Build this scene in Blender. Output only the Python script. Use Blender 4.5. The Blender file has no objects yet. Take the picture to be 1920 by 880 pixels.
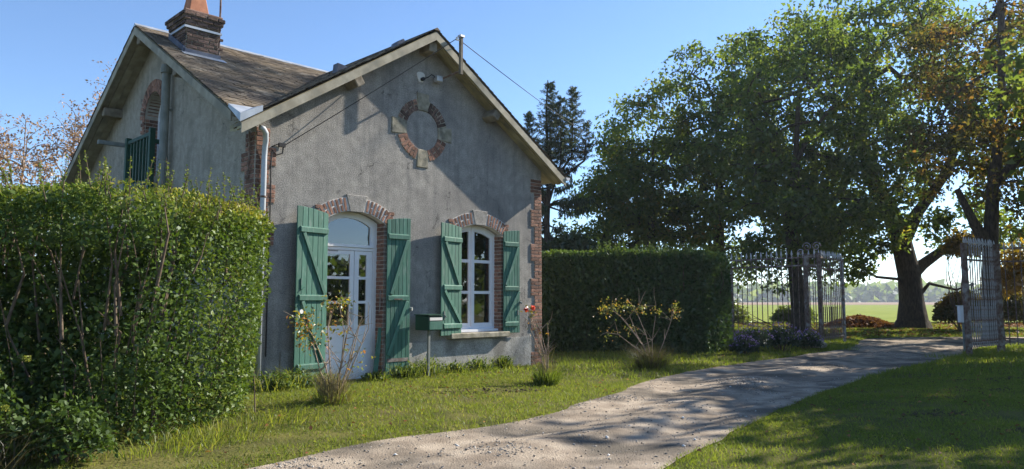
import bpy, bmesh, math, random
import numpy as np
from mathutils import Vector, Matrix, geometry

random.seed(7)
RNG = np.random.default_rng(11)
scene = bpy.context.scene
COL = scene.collection

# ------------------------------------------------------------------ camera, sky, sun, exposure
CAM_H = 1.45
cam_data = bpy.data.cameras.new('camera')
cam_data.sensor_width = 36.0
cam_data.lens = 36.0 * 1379.4 / 1920.0
cam_data.clip_start = 0.05
cam_data.clip_end = 6000.0
cam = bpy.data.objects.new('camera', cam_data)
COL.objects.link(cam)
cam.location = (0, 0, CAM_H)
cam.rotation_euler = (math.radians(90) + 0.0896, 0, 0)
scene.camera = cam

SUN_AZ = math.radians(58.5)      # clockwise from +Y (the view axis) towards +X
SUN_EL = math.radians(32.5)
world = bpy.data.worlds.new('World')
scene.world = world
world.use_nodes = True
wn = world.node_tree.nodes
wl = world.node_tree.links
for n in list(wn):
    wn.remove(n)
sky = wn.new('ShaderNodeTexSky')
sky.sky_type = 'NISHITA'
sky.sun_disc = False
sky.sun_elevation = SUN_EL
sky.sun_rotation = SUN_AZ
sky.altitude = 1200
sky.air_density = 1.0
sky.dust_density = 0.15
sky.ozone_density = 4.5
bg = wn.new('ShaderNodeBackground')
bg.inputs['Strength'].default_value = 0.115
wo = wn.new('ShaderNodeOutputWorld')
wl.new(sky.outputs[0], bg.inputs[0])
wl.new(bg.outputs[0], wo.inputs[0])

sun_data = bpy.data.lights.new('sun', 'SUN')
sun_data.energy = 5.0
sun_data.angle = math.radians(0.5)
sun_data.color = (1.0, 0.93, 0.82)
sun = bpy.data.objects.new('sun', sun_data)
COL.objects.link(sun)
sdir = Vector((math.sin(SUN_AZ) * math.cos(SUN_EL), math.cos(SUN_AZ) * math.cos(SUN_EL), math.sin(SUN_EL)))
sun.rotation_euler = sdir.to_track_quat('Z', 'Y').to_euler()
sun.location = (30, 20, 40)

scene.view_settings.view_transform = 'Standard'
scene.view_settings.look = 'None'
scene.view_settings.exposure = 1.02
scene.view_settings.gamma = 1.0
scene.view_settings.use_curve_mapping = False
scene.render.engine = 'CYCLES'
scene.cycles.max_bounces = 6
scene.cycles.transparent_max_bounces = 8
scene.cycles.volume_bounces = 0
scene.cycles.use_denoising = True

# ------------------------------------------------------------------ helpers
def tag(o, label=None, cat=None, group=None, kind=None):
    if label: o['label'] = label
    if cat: o['category'] = cat
    if group: o['group'] = group
    if kind: o['kind'] = kind
    return o

def empty(name, loc=(0, 0, 0), rz=0.0):
    o = bpy.data.objects.new(name, None)
    o.empty_display_size = 0.2
    o.location = loc
    o.rotation_euler = (0, 0, rz)
    COL.objects.link(o)
    return o

def link(name, me, material=None, parent=None):
    o = bpy.data.objects.new(name, me)
    if material is not None and len(me.materials) == 0:
        me.materials.append(material)
    COL.objects.link(o)
    if parent is not None:
        o.parent = parent
    return o

class MB:
    """collects shapes into one mesh"""
    def __init__(self):
        self.v = []; self.f = []
    def poly(self, pts):
        b = len(self.v); self.v += [tuple(p) for p in pts]; self.f.append(tuple(range(b, b + len(pts)))); return self
    def box(self, a, b):
        x0, y0, z0 = a; x1, y1, z1 = b
        return self.hexa([(x0,y0,z0),(x1,y0,z0),(x1,y1,z0),(x0,y1,z0),(x0,y0,z1),(x1,y0,z1),(x1,y1,z1),(x0,y1,z1)])
    def hexa(self, p):
        b = len(self.v); self.v += [tuple(q) for q in p]
        for f in ((0,3,2,1),(4,5,6,7),(0,1,5,4),(1,2,6,5),(2,3,7,6),(3,0,4,7)):
            self.f.append(tuple(b + i for i in f))
        return self
    def bar(self, p, q, w, t, side=(0, -1, 0)):
        """rectangular bar from p to q, w across, t along side"""
        p = Vector(p); q = Vector(q); d = (q - p).normalized(); s = Vector(side); s = (s - d * s.dot(d)).normalized(); c = d.cross(s)
        cs = [c * (w/2) + s * (t/2), c * (-w/2) + s * (t/2), c * (-w/2) - s * (t/2), c * (w/2) - s * (t/2)]
        return self.hexa([p + k for k in cs] + [q + k for k in cs])
    def prism(self, pts, off):
        """polygon pts (3d, convex or triangulable) extruded by vector off"""
        off = Vector(off); n = len(pts); a = [Vector(p) for p in pts]; b = [p + off for p in a]
        base = len(self.v); self.v += [tuple(p) for p in a + b]
        tris = geometry.tessellate_polygon([a])
        for t in tris:
            self.f.append(tuple(base + i for i in t)); self.f.append(tuple(base + n + i for i in reversed(t)))
        for i in range(n):
            j = (i + 1) % n
            self.f.append((base + i, base + j, base + n + j, base + n + i))
        return self
    def tube(self, pts, r, sides=8, cap=True):
        pts = [Vector(p) for p in pts]; n = len(pts)
        rr = r if isinstance(r, (list, tuple)) else [r] * n
        rings = []
        prev = None
        for i, p in enumerate(pts):
            d = (pts[min(i + 1, n - 1)] - pts[max(i - 1, 0)])
            d = d.normalized() if d.length > 1e-9 else Vector((0, 0, 1))
            if prev is None:
                a = Vector((0, 0, 1)) if abs(d.z) < 0.9 else Vector((1, 0, 0))
                s = d.cross(a).normalized()
            else:
                s = (prev - d * prev.dot(d))
                s = s.normalized() if s.length > 1e-6 else d.orthogonal().normalized()
            prev = s; c = d.cross(s)
            b = len(self.v)
            for k in range(sides):
                t = 2 * math.pi * k / sides
                self.v.append(tuple(p + (s * math.cos(t) + c * math.sin(t)) * rr[i]))
            rings.append(b)
        for i in range(n - 1):
            for k in range(sides):
                k2 = (k + 1) % sides
                self.f.append((rings[i] + k, rings[i] + k2, rings[i + 1] + k2, rings[i + 1] + k))
        if cap:
            self.f.append(tuple(rings[0] + k for k in reversed(range(sides))))
            self.f.append(tuple(rings[-1] + k for k in range(sides)))
        return self
    def lathe(self, prof, c=(0, 0, 0), sides=16):
        b0 = len(self.v)
        for r, z in prof:
            for k in range(sides):
                t = 2 * math.pi * k / sides
                self.v.append((c[0] + r * math.cos(t), c[1] + r * math.sin(t), c[2] + z))
        for i in range(len(prof) - 1):
            for k in range(sides):
                k2 = (k + 1) % sides
                self.f.append((b0 + i*sides + k, b0 + i*sides + k2, b0 + (i+1)*sides + k2, b0 + (i+1)*sides + k))
        self.f.append(tuple(b0 + k for k in reversed(range(sides))))
        self.f.append(tuple(b0 + (len(prof)-1)*sides + k for k in range(sides)))
        return self
    def build(self, name, material, parent=None, smooth=False, bevel=0.0):
        me = bpy.data.meshes.new(name)
        me.from_pydata(self.v, [], self.f)
        bm = bmesh.new(); bm.from_mesh(me)
        bmesh.ops.recalc_face_normals(bm, faces=bm.faces)
        if bevel > 0:
            bmesh.ops.bevel(bm, geom=[e for e in bm.edges if e.is_manifold and e.calc_face_angle(0) > 0.6], offset=bevel, segments=1, affect='EDGES')
        bm.to_mesh(me); bm.free()
        if smooth:
            me.polygons.foreach_set('use_smooth', [True] * len(me.polygons))
        me.update()
        return link(name, me, material, parent)

def np_mesh(name, V, F, tint=None):
    """V (n,3), F (m,k) arrays -> mesh, quick"""
    V = np.ascontiguousarray(V, dtype=np.float32); F = np.ascontiguousarray(F, dtype=np.int32)
    me = bpy.data.meshes.new(name)
    m, k = F.shape
    me.vertices.add(len(V)); me.vertices.foreach_set('co', V.ravel())
    me.loops.add(m * k); me.loops.foreach_set('vertex_index', F.ravel())
    me.polygons.add(m)
    me.polygons.foreach_set('loop_start', np.arange(0, m * k, k, dtype=np.int32))
    try:
        me.polygons.foreach_set('loop_total', np.full(m, k, dtype=np.int32))
    except Exception:
        pass
    me.update(calc_edges=True)
    if tint is not None:
        at = me.attributes.new('tint', 'FLOAT', 'FACE')
        at.data.foreach_set('value', np.ascontiguousarray(tint, dtype=np.float32))
    return me

# smooth value noise for shapes
_G = RNG.random((64, 64, 16)).astype(np.float32)
def vnoise(P):
    P = np.asarray(P, dtype=np.float64)
    i = np.floor(P).astype(int); f = P - i; f = f * f * (3 - 2 * f)
    def g(dx, dy, dz):
        return _G[(i[..., 0] + dx) % 64, (i[..., 1] + dy) % 64, (i[..., 2] + dz) % 16]
    fx, fy, fz = f[..., 0], f[..., 1], f[..., 2]
    x00 = g(0,0,0)*(1-fx)+g(1,0,0)*fx; x10 = g(0,1,0)*(1-fx)+g(1,1,0)*fx
    x01 = g(0,0,1)*(1-fx)+g(1,0,1)*fx; x11 = g(0,1,1)*(1-fx)+g(1,1,1)*fx
    return ((x00*(1-fy)+x10*fy)*(1-fz) + (x01*(1-fy)+x11*fy)*fz)
def fbm(P, o=4):
    s = 0; a = 0.5; P = np.asarray(P, dtype=np.float64).copy()
    for _ in range(o):
        s = s + a * vnoise(P); P = P * 2.03 + 11.7; a *= 0.5
    return s
def n2(x, y, sc, o=3, z=0.5):
    return fbm(np.stack([x * sc + 40, y * sc + 40, np.full_like(np.asarray(x, float), z)], -1), o)

# ------------------------------------------------------------------ materials
def mat(name, c1, c2=None, scale=6.0, rough=0.85, bump=0.0, bscale=60.0, rnd=0.0, detail=6.0, c3=None, scale3=1.2, lo=0.35, hi=0.65, spec=0.3, metal=0.0, lo3=0.5, hi3=0.7, stretch=None, streak=None):
    m = bpy.data.materials.new(name); m.use_nodes = True
    nt = m.node_tree; N = nt.nodes; L = nt.links
    bs = N['Principled BSDF']
    bs.inputs['Roughness'].default_value = rough
    bs.inputs['Specular IOR Level'].default_value = spec
    bs.inputs['Metallic'].default_value = metal
    tc = N.new('ShaderNodeTexCoord')
    src = tc.outputs['Object']
    if rnd > 0:
        oi = N.new('ShaderNodeObjectInfo')
        ad = N.new('ShaderNodeVectorMath'); ad.operation = 'ADD'
        mu = N.new('ShaderNodeMath'); mu.operation = 'MULTIPLY'; mu.inputs[1].default_value = 37.0
        L.new(oi.outputs['Random'], mu.inputs[0]); L.new(src, ad.inputs[0]); L.new(mu.outputs[0], ad.inputs[1]); src = ad.outputs[0]
    if stretch:
        mp = N.new('ShaderNodeMapping'); mp.inputs['Scale'].default_value = stretch
        L.new(src, mp.inputs[0]); src = mp.outputs[0]
    def noise(sc, d=detail):
        n = N.new('ShaderNodeTexNoise'); n.inputs['Scale'].default_value = sc; n.inputs['Detail'].default_value = d
        L.new(src, n.inputs['Vector']); return n.outputs[0]
    def ramp(fac, a, b, ca, cb):
        r = N.new('ShaderNodeValToRGB'); r.color_ramp.elements[0].position = a; r.color_ramp.elements[1].position = b
        r.color_ramp.elements[0].color = (*ca, 1); r.color_ramp.elements[1].color = (*cb, 1); L.new(fac, r.inputs[0]); return r.outputs[0]
    col = ramp(noise(scale), lo, hi, c1, c2 or c1)
    if c3:
        mx = N.new('ShaderNodeMixRGB'); L.new(ramp(noise(scale3), lo3, hi3, (0,0,0), (1,1,1)), mx.inputs[0])
        L.new(col, mx.inputs[1]); mx.inputs[2].default_value = (*c3, 1); col = mx.outputs[0]
    if streak:
        mp2 = N.new('ShaderNodeMapping'); mp2.inputs['Scale'].default_value = (3.0, 3.0, 0.28); L.new(tc.outputs['Object'], mp2.inputs[0])
        n5 = N.new('ShaderNodeTexNoise'); n5.inputs['Scale'].default_value = 2.2; n5.inputs['Detail'].default_value = 8; n5.inputs['Roughness'].default_value = 0.65; L.new(mp2.outputs[0], n5.inputs['Vector'])
        mx2 = N.new('ShaderNodeMixRGB'); L.new(ramp(n5.outputs[0], 0.50, 0.74, (0,0,0), (0.75,0.75,0.75)), mx2.inputs[0]); L.new(col, mx2.inputs[1]); mx2.inputs[2].default_value = (*streak, 1); col = mx2.outputs[0]
        n7 = N.new('ShaderNodeTexNoise'); n7.inputs['Scale'].default_value = 3.5; n7.inputs['Detail'].default_value = 5; L.new(tc.outputs['Object'], n7.inputs['Vector'])
        vm = N.new('ShaderNodeMixRGB'); vm.inputs[0].default_value = 0.35; L.new(tc.outputs['Object'], vm.inputs[1]); L.new(n7.outputs[1], vm.inputs[2])
        vo = N.new('ShaderNodeTexVoronoi'); vo.feature = 'DISTANCE_TO_EDGE'; vo.inputs['Scale'].default_value = 0.9; L.new(vm.outputs[0], vo.inputs['Vector'])
        mk = N.new('ShaderNodeMath'); mk.operation = 'MULTIPLY'; L.new(ramp(vo.outputs['Distance'], 0.002, 0.007, (1,1,1), (0,0,0)), mk.inputs[0]); L.new(ramp(n5.outputs[0], 0.45, 0.6, (0,0,0), (0.8,0.8,0.8)), mk.inputs[1])
        mx4 = N.new('ShaderNodeMixRGB'); L.new(mk.outputs[0], mx4.inputs[0]); L.new(col, mx4.inputs[1]); mx4.inputs[2].default_value = (0.07,0.065,0.06,1); col = mx4.outputs[0]
        n6 = N.new('ShaderNodeTexNoise'); n6.inputs['Scale'].default_value = 55.0; n6.inputs['Detail'].default_value = 3; L.new(tc.outputs['Object'], n6.inputs['Vector'])
        mx3 = N.new('ShaderNodeMixRGB'); mx3.blend_type = 'MULTIPLY'; mx3.inputs[0].default_value = 0.7; L.new(col, mx3.inputs[1]); L.new(ramp(n6.outputs[0], 0.36, 0.62, (0.55,0.54,0.53), (1.15,1.15,1.15)), mx3.inputs[2]); col = mx3.outputs[0]
    if rnd > 0:
        hv = N.new('ShaderNodeHueSaturation')
        mr = N.new('ShaderNodeMapRange'); mr.inputs[3].default_value = 1 - rnd; mr.inputs[4].default_value = 1 + rnd
        L.new(oi.outputs['Random'], mr.inputs[0]); L.new(mr.outputs[0], hv.inputs['Value']); L.new(col, hv.inputs['Color']); col = hv.outputs[0]
    L.new(col, bs.inputs['Base Color'])
    if bump > 0:
        b = N.new('ShaderNodeBump'); b.inputs['Strength'].default_value = 1.0; b.inputs['Distance'].default_value = bump
        L.new(noise(bscale, 4.0), b.inputs['Height']); L.new(b.outputs[0], bs.inputs['Normal'])
    return m

def leafmat(name, cols, trans=0.45, rough=0.45, gloss=0.06, tcol=1.5):
    """cols: ramp over the per-leaf 'tint' attribute"""
    m = bpy.data.materials.new(name); m.use_nodes = True
    nt = m.node_tree; N = nt.nodes; L = nt.links
    for n in list(N): N.remove(n)
    out = N.new('ShaderNodeOutputMaterial')
    at = N.new('ShaderNodeAttribute'); at.attribute_name = 'tint'
    r = N.new('ShaderNodeValToRGB')
    while len(r.color_ramp.elements) < len(cols): r.color_ramp.elements.new(0.5)
    for e, (p, c) in zip(r.color_ramp.elements, cols):
        e.position = p; e.color = (*c, 1)
    L.new(at.outputs['Fac'], r.inputs[0])
    d = N.new('ShaderNodeBsdfDiffuse'); L.new(r.outputs[0], d.inputs[0])
    t = N.new('ShaderNodeBsdfTranslucent')
    h = N.new('ShaderNodeMixRGB'); h.blend_type = 'MULTIPLY'; h.inputs[0].default_value = 1.0
    h.inputs[2].default_value = (tcol * 1.05, tcol * 1.1, tcol * 0.55, 1); L.new(r.outputs[0], h.inputs[1]); L.new(h.outputs[0], t.inputs[0])
    g = N.new('ShaderNodeBsdfGlossy'); g.inputs['Roughness'].default_value = rough; g.inputs[0].default_value = (0.9, 0.95, 1, 1)
    m1 = N.new('ShaderNodeMixShader'); m1.inputs[0].default_value = trans; L.new(d.outputs[0], m1.inputs[1]); L.new(t.outputs[0], m1.inputs[2])
    m2 = N.new('ShaderNodeMixShader'); m2.inputs[0].default_value = gloss; L.new(m1.outputs[0], m2.inputs[1]); L.new(g.outputs[0], m2.inputs[2])
    L.new(m2.outputs[0], out.inputs[0])
    return m

M = {}
M['render'] = mat('wall_render', (0.265,0.25,0.23), (0.40,0.378,0.34), scale=6.0, bump=0.010, bscale=75, c3=(0.21,0.20,0.19), scale3=1.1, lo=0.3, hi=0.7, lo3=0.48, hi3=0.72, rough=0.95, spec=0.1, streak=(0.17,0.165,0.16))
M['render_side'] = mat('side_wall_render', (0.34,0.305,0.25), (0.43,0.39,0.32), scale=9.0, bump=0.008, bscale=70, c3=(0.27,0.25,0.20), scale3=2.2, rough=0.95, spec=0.1, streak=(0.22,0.205,0.165))
M['plinth'] = mat('plinth_cement', (0.30,0.29,0.27), (0.46,0.45,0.42), scale=3.0, bump=0.004, bscale=40, c3=(0.16,0.15,0.13), scale3=1.6, rough=0.95, spec=0.1, streak=(0.20,0.19,0.17))
M['mortar'] = mat('mortar', (0.33,0.29,0.24), (0.45,0.40,0.34), scale=12, bump=0.004, bscale=80)
M['brick'] = mat('brick', (0.175,0.085,0.058), (0.31,0.165,0.11), scale=3.0, bump=0.004, bscale=50, rnd=0.5, c3=(0.12,0.08,0.065), scale3=1.7)
M['brick_dark'] = mat('sooty_brick', (0.075,0.048,0.038), (0.20,0.125,0.095), scale=3.0, bump=0.006, bscale=40, rnd=0.65, c3=(0.035,0.033,0.03), scale3=2.0)
M['brick_white'] = mat('limewashed_joint', (0.52,0.47,0.42), (0.66,0.62,0.57), scale=14, bump=0.004, bscale=80)
M['stone'] = mat('weathered_stone', (0.22,0.20,0.14), (0.38,0.34,0.26), scale=9, bump=0.006, bscale=50, c3=(0.10,0.10,0.08), scale3=5, rnd=0.1)
M['green'] = mat('green_paint', (0.042,0.130,0.092), (0.062,0.170,0.125), scale=3.0, rough=0.6, rnd=0.18, c3=(0.125,0.205,0.170), scale3=7, lo3=0.54, hi3=0.70, bump=0.0015, bscale=30, spec=0.35, stretch=(4,4,0.6))
M['green_dark'] = mat('dark_green_paint', (0.012,0.055,0.032), (0.02,0.075,0.045), scale=4, rough=0.6, rnd=0.1)
M['white'] = mat('white_paint', (0.74,0.75,0.77), (0.82,0.83,0.84), scale=3, rough=0.45, spec=0.4, bump=0.0006, bscale=20)
M['cream'] = mat('old_cream_wood', (0.27,0.24,0.175), (0.40,0.365,0.28), scale=4, rough=0.8, bump=0.002, bscale=30, rnd=0.12, c3=(0.20,0.19,0.15), scale3=3)
M['soffit'] = mat('soffit_boards', (0.26,0.22,0.12), (0.40,0.35,0.21), scale=3, rough=0.85, bump=0.002, bscale=30, rnd=0.15, c3=(0.14,0.13,0.10), scale3=2)
M['oldwood'] = mat('grey_timber', (0.16,0.135,0.10), (0.28,0.245,0.19), scale=8, rough=0.9, bump=0.004, bscale=40, rnd=0.2)
M['slate'] = mat('lichen_slate', (0.105,0.090,0.078), (0.225,0.175,0.12), scale=1.3, lo=0.36, hi=0.64, rough=0.85, c3=(0.42,0.345,0.26), scale3=3.5, lo3=0.55, hi3=0.75, bump=0.004, bscale=40, spec=0.15)
M['zinc'] = mat('zinc', (0.34,0.37,0.40), (0.46,0.49,0.52), scale=5, rough=0.5, metal=0.35, spec=0.5)
M['lead'] = mat('lead_flashing', (0.10,0.11,0.14), (0.17,0.18,0.21), scale=6, rough=0.6, metal=0.2)
M['pvc'] = mat('grey_plastic_pipe', (0.40,0.44,0.48), (0.48,0.51,0.54), scale=3, rough=0.5)
M['castiron'] = mat('grey_pipe', (0.17,0.185,0.17), (0.25,0.265,0.245), scale=5, rough=0.75)
M['terracotta'] = mat('terracotta', (0.34,0.14,0.075), (0.46,0.20,0.11), scale=7, rough=0.85, bump=0.003)
M['rust'] = mat('rusty_iron', (0.11,0.06,0.042), (0.20,0.15,0.12), scale=14, rough=0.85, bump=0.002, bscale=60, c3=(0.30,0.275,0.25), scale3=6, lo3=0.52, hi3=0.68)
M['rust_white'] = mat('flaking_white_iron', (0.27,0.255,0.24), (0.40,0.385,0.37), scale=10, rough=0.8, bump=0.002, bscale=60, c3=(0.20,0.10,0.06), scale3=9, lo3=0.5, hi3=0.62)
M['spear'] = mat('pale_spear_paint', (0.42,0.41,0.40), (0.56,0.55,0.53), scale=20, rough=0.7, c3=(0.2,0.12,0.08), scale3=14, lo3=0.6, hi3=0.7)
M['black'] = mat('black_plastic', (0.012,0.012,0.013), rough=0.6)
M['steel'] = mat('galvanised_steel', (0.42,0.42,0.42), (0.55,0.55,0.55), rough=0.5, metal=0.6)
M['porcelain'] = mat('porcelain', (0.75,0.73,0.68), (0.82,0.80,0.76), rough=0.25, spec=0.5)
M['plaster_patch'] = mat('plaster_patch', (0.62,0.60,0.55), (0.72,0.70,0.66), scale=10, rough=0.9)
M['paper'] = mat('paper', (0.75,0.72,0.68), rough=0.8)
M['bark'] = mat('bark', (0.035,0.026,0.018), (0.095,0.072,0.05), scale=6, rough=0.95, bump=0.03, bscale=9, stretch=(3,3,0.7))
M['twig'] = mat('twig', (0.075,0.053,0.035), (0.15,0.112,0.075), scale=10, rough=0.9)
M['palebark'] = mat('pale_twig', (0.22,0.165,0.115), (0.34,0.26,0.19), scale=10, rough=0.9)
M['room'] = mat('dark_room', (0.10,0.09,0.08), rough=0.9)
M['curtain'] = mat('curtain', (0.55,0.52,0.45), (0.65,0.62,0.55), rough=0.9)

def glassmat():
    m = bpy.data.materials.new('window_glass'); m.use_nodes = True
    N = m.node_tree.nodes; L = m.node_tree.links
    for n in list(N): N.remove(n)
    out = N.new('ShaderNodeOutputMaterial'); tr = N.new('ShaderNodeBsdfTransparent'); tr.inputs[0].default_value = (0.75,0.78,0.78,1)
    gl = N.new('ShaderNodeBsdfGlossy'); gl.inputs['Roughness'].default_value = 0.015; gl.inputs[0].default_value = (1,1,1,1)
    fr = N.new('ShaderNodeFresnel'); fr.inputs[0].default_value = 2.3
    mx = N.new('ShaderNodeMixShader'); L.new(fr.outputs[0], mx.inputs[0]); L.new(tr.outputs[0], mx.inputs[1]); L.new(gl.outputs[0], mx.inputs[2]); L.new(mx.outputs[0], out.inputs[0])
    return m
M['glass'] = glassmat()

M['leaf_tree'] = leafmat('walnut_leaves', [(0.0,(0.040,0.062,0.015)),(0.45,(0.075,0.105,0.022)),(0.8,(0.12,0.14,0.028)),(0.93,(0.21,0.17,0.03)),(1.0,(0.22,0.10,0.025))], trans=0.55, gloss=0.03, rough=0.5, tcol=2.3)
M['leaf_autumn'] = leafmat('autumn_leaves', [(0.0,(0.040,0.045,0.012)),(0.35,(0.085,0.075,0.018)),(0.65,(0.17,0.085,0.025)),(1.0,(0.27,0.14,0.03))], trans=0.5, gloss=0.02, tcol=1.9)
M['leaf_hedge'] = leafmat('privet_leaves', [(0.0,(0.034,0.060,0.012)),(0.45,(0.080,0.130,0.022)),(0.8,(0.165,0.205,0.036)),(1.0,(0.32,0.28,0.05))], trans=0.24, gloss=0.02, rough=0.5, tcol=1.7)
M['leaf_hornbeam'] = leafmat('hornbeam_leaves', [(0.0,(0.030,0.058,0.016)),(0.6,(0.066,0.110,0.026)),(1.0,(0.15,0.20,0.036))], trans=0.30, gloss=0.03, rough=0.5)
M['leaf_spruce'] = leafmat('spruce_needles', [(0.0,(0.040,0.060,0.026)),(0.6,(0.080,0.105,0.042)),(0.9,(0.10,0.075,0.035)),(1.0,(0.17,0.09,0.04))], trans=0.15, gloss=0.03)
M['leaf_rust'] = leafmat('rusty_leaves', [(0.0,(0.20,0.11,0.08)),(0.7,(0.36,0.22,0.16)),(1.0,(0.46,0.22,0.08))], trans=0.4)
M['leaf_rose'] = leafmat('rose_leaves', [(0.0,(0.06,0.10,0.02)),(0.5,(0.17,0.19,0.035)),(0.8,(0.36,0.25,0.04)),(1.0,(0.36,0.13,0.05))], trans=0.4)
M['leaf_yellow'] = leafmat('yellow_leaves', [(0.0,(0.10,0.09,0.02)),(0.5,(0.30,0.19,0.025)),(1.0,(0.42,0.22,0.03))], trans=0.45)
M['leaf_aster'] = leafmat('aster_leaves', [(0.0,(0.018,0.032,0.014)),(1.0,(0.06,0.085,0.03))], trans=0.3)
M['petal'] = leafmat('purple_petals', [(0.0,(0.16,0.09,0.34)),(1.0,(0.34,0.22,0.55))], trans=0.3)
M['petal_red'] = leafmat('red_petals', [(0.0,(0.55,0.03,0.02)),(1.0,(0.75,0.12,0.04))], trans=0.3)
M['grass'] = leafmat('grass_blades', [(0.0,(0.075,0.110,0.018)),(0.5,(0.165,0.190,0.032)),(0.85,(0.27,0.25,0.06)),(1.0,(0.36,0.29,0.12))], trans=0.45, gloss=0.015, tcol=1.8)
M['drygrass'] = leafmat('dry_grass', [(0.0,(0.07,0.06,0.035)),(0.6,(0.19,0.155,0.095)),(1.0,(0.32,0.27,0.18))], trans=0.35, gloss=0.02)
M['deadleaf'] = leafmat('dead_leaves', [(0.0,(0.11,0.045,0.022)),(0.6,(0.22,0.09,0.04)),(1.0,(0.32,0.17,0.06))], trans=0.2, gloss=0.02)

# ------------------------------------------------------------------ terrain
LEFT_EDGE = [(-9,-6),(-5.4,2),(-3.3,4.8),(-2.21,6.51),(-1.42,7.71),(0.02,8.95),(1.27,11.10),(3.42,14.95),(7.14,19.14),(10.2,22.6),(11.8,25.4),(13.2,27.8),(16,29.2),(22,29.4),(40,28)]
RIGHT_EDGE = [(-2,-6),(-0.9,2),(0.4,4.8),(1.29,6.51),(2.71,8.67),(5.26,12.27),(8.55,16.12),(11.6,19.3),(13.6,21.9),(16.2,24.0),(22,25.2),(40,24)]
def resample(pts, n):
    p = np.array(pts, float)
    # Catmull-Rom through the points
    q = np.vstack([2*p[0]-p[1], p, 2*p[-1]-p[-2]]); out = []
    for i in range(1, len(q) - 2):
        t = np.linspace(0, 1, 12, endpoint=False)[:, None]
        a, b, c, d = q[i-1], q[i], q[i+1], q[i+2]
        out.append(0.5*((2*b)+(c-a)*t+(2*a-5*b+4*c-d)*t**2+(3*b-a-3*c+d)*t**3))
    out = np.vstack(out + [p[-1:]])
    s = np.r_[0, np.cumsum(np.linalg.norm(np.diff(out, axis=0), axis=1))]
    si = np.linspace(0, s[-1], n)
    return np.stack([np.interp(si, s, out[:, 0]), np.interp(si, s, out[:, 1])], -1)
EL = resample(LEFT_EDGE, 260); ER = resample(RIGHT_EDGE, 260)
def wob(E, amp, seed):
    d = np.gradient(E, axis=0); n = np.stack([-d[:,1], d[:,0]], -1); n /= np.linalg.norm(n, axis=1)[:, None]
    s = np.arange(len(E))
    return E + n * ((n2(s*1.0, s*0+seed, 0.35, 3) - 0.44) * 2 * amp)[:, None]
EL = wob(EL, 0.12, 3.0); ER = wob(ER, 0.12, 9.0)
DPOLY = np.vstack([EL, ER[::-1]])
def in_poly(P, poly):
    x, y = P[:, 0], P[:, 1]; r = np.zeros(len(P), bool)
    a = poly; b = np.roll(poly, -1, axis=0)
    for (x0, y0), (x1, y1) in zip(a, b):
        c = ((y0 > y) != (y1 > y))
        if c.any():
            with np.errstate(divide='ignore', invalid='ignore'):
                r ^= c & (x < (x1 - x0) * (y - y0) / (y1 - y0 + 1e-12) + x0)
    return r
def seg_dist(P, line):
    d = np.full(len(P), 1e9)
    for a, b in zip(line[:-1], line[1:]):
        ab = b - a; t = np.clip(((P - a) @ ab) / (ab @ ab + 1e-12), 0, 1)
        d = np.minimum(d, np.linalg.norm(P - a - t[:, None] * ab, axis=1))
    return d
ELs = EL[::2]; ERs = ER[::2]
def drive_sd(P):
    """signed distance to the drive's edge, positive outside"""
    d = np.full(len(P), 50.0)
    near = (P[:, 0] > -12) & (P[:, 0] < 44) & (P[:, 1] > -8) & (P[:, 1] < 40)
    Q = P[near]
    dd = np.minimum(seg_dist(Q, ELs), seg_dist(Q, ERs))
    ins = in_poly(Q, DPOLY)
    d[near] = np.where(ins, -dd, dd)
    return d
def sstep(a, b, x):
    t = np.clip((x - a) / (b - a), 0, 1); return t * t * (3 - 2 * t)
def ground_z(P, sd=None):
    P = np.asarray(P, float)
    if sd is None: sd = drive_sd(P)
    fade = sstep(60, 30, np.hypot(P[:, 0], P[:, 1] - 12))
    z = 0.03 * sstep(0.0, 0.25, sd) + 0.09 * sstep(0.2, 2.6, sd)
    z = z + (n2(P[:, 0], P[:, 1], 0.5, 3) - 0.44) * 0.10 * fade * sstep(0, 1, sd)
    z = z + (n2(P[:, 0], P[:, 1], 2.5, 2, 3.5) - 0.4) * 0.035 * fade * sstep(0, .4, sd)
    z = np.where(sd < 0, -0.10 * sstep(0.0, -0.18, sd), z)
    return z
def gz(x, y):
    return float(ground_z(np.array([[x, y]]))[0])

xs = np.unique(np.round(np.r_[-1500, -900, -500, -300, -180, -110, -70, -45, -30, np.linspace(-20, -6, 29), np.arange(-6, 14, 0.11), np.linspace(14, 30, 60), 35, 45, 70, 110, 180, 300, 500, 900, 1500], 3))
ys = np.unique(np.round(np.r_[-300, -120, -50, -20, np.linspace(-10, 4, 20), np.arange(4, 24, 0.11), np.linspace(24, 42, 70), 46, 52, 60, 75, 100, 140, 200, 300, 450, 700, 1100, 1700, 2500], 3))
gx, gy = np.meshgrid(xs, ys, indexing='xy')
GP = np.stack([gx.ravel(), gy.ravel()], -1)
gzv = ground_z(GP)
nx, ny = len(xs), len(ys)
idx = np.arange(nx * ny).reshape(ny, nx)
F = np.stack([idx[:-1, :-1].ravel(), idx[:-1, 1:].ravel(), idx[1:, 1:].ravel(), idx[1:, :-1].ravel()], -1)
M['lawn'] = mat('lawn_soil', (0.075,0.080,0.022), (0.14,0.13,0.04), scale=2.2, rough=0.95, bump=0.02, bscale=30, c3=(0.105,0.085,0.045), scale3=0.9, lo3=0.55, hi3=0.75, spec=0.05)
me = np_mesh('ground', np.c_[GP, gzv], F); me.polygons.foreach_set('use_smooth', [True] * len(me.polygons))
tag(link('ground', me, M['lawn']), kind='structure')

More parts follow.
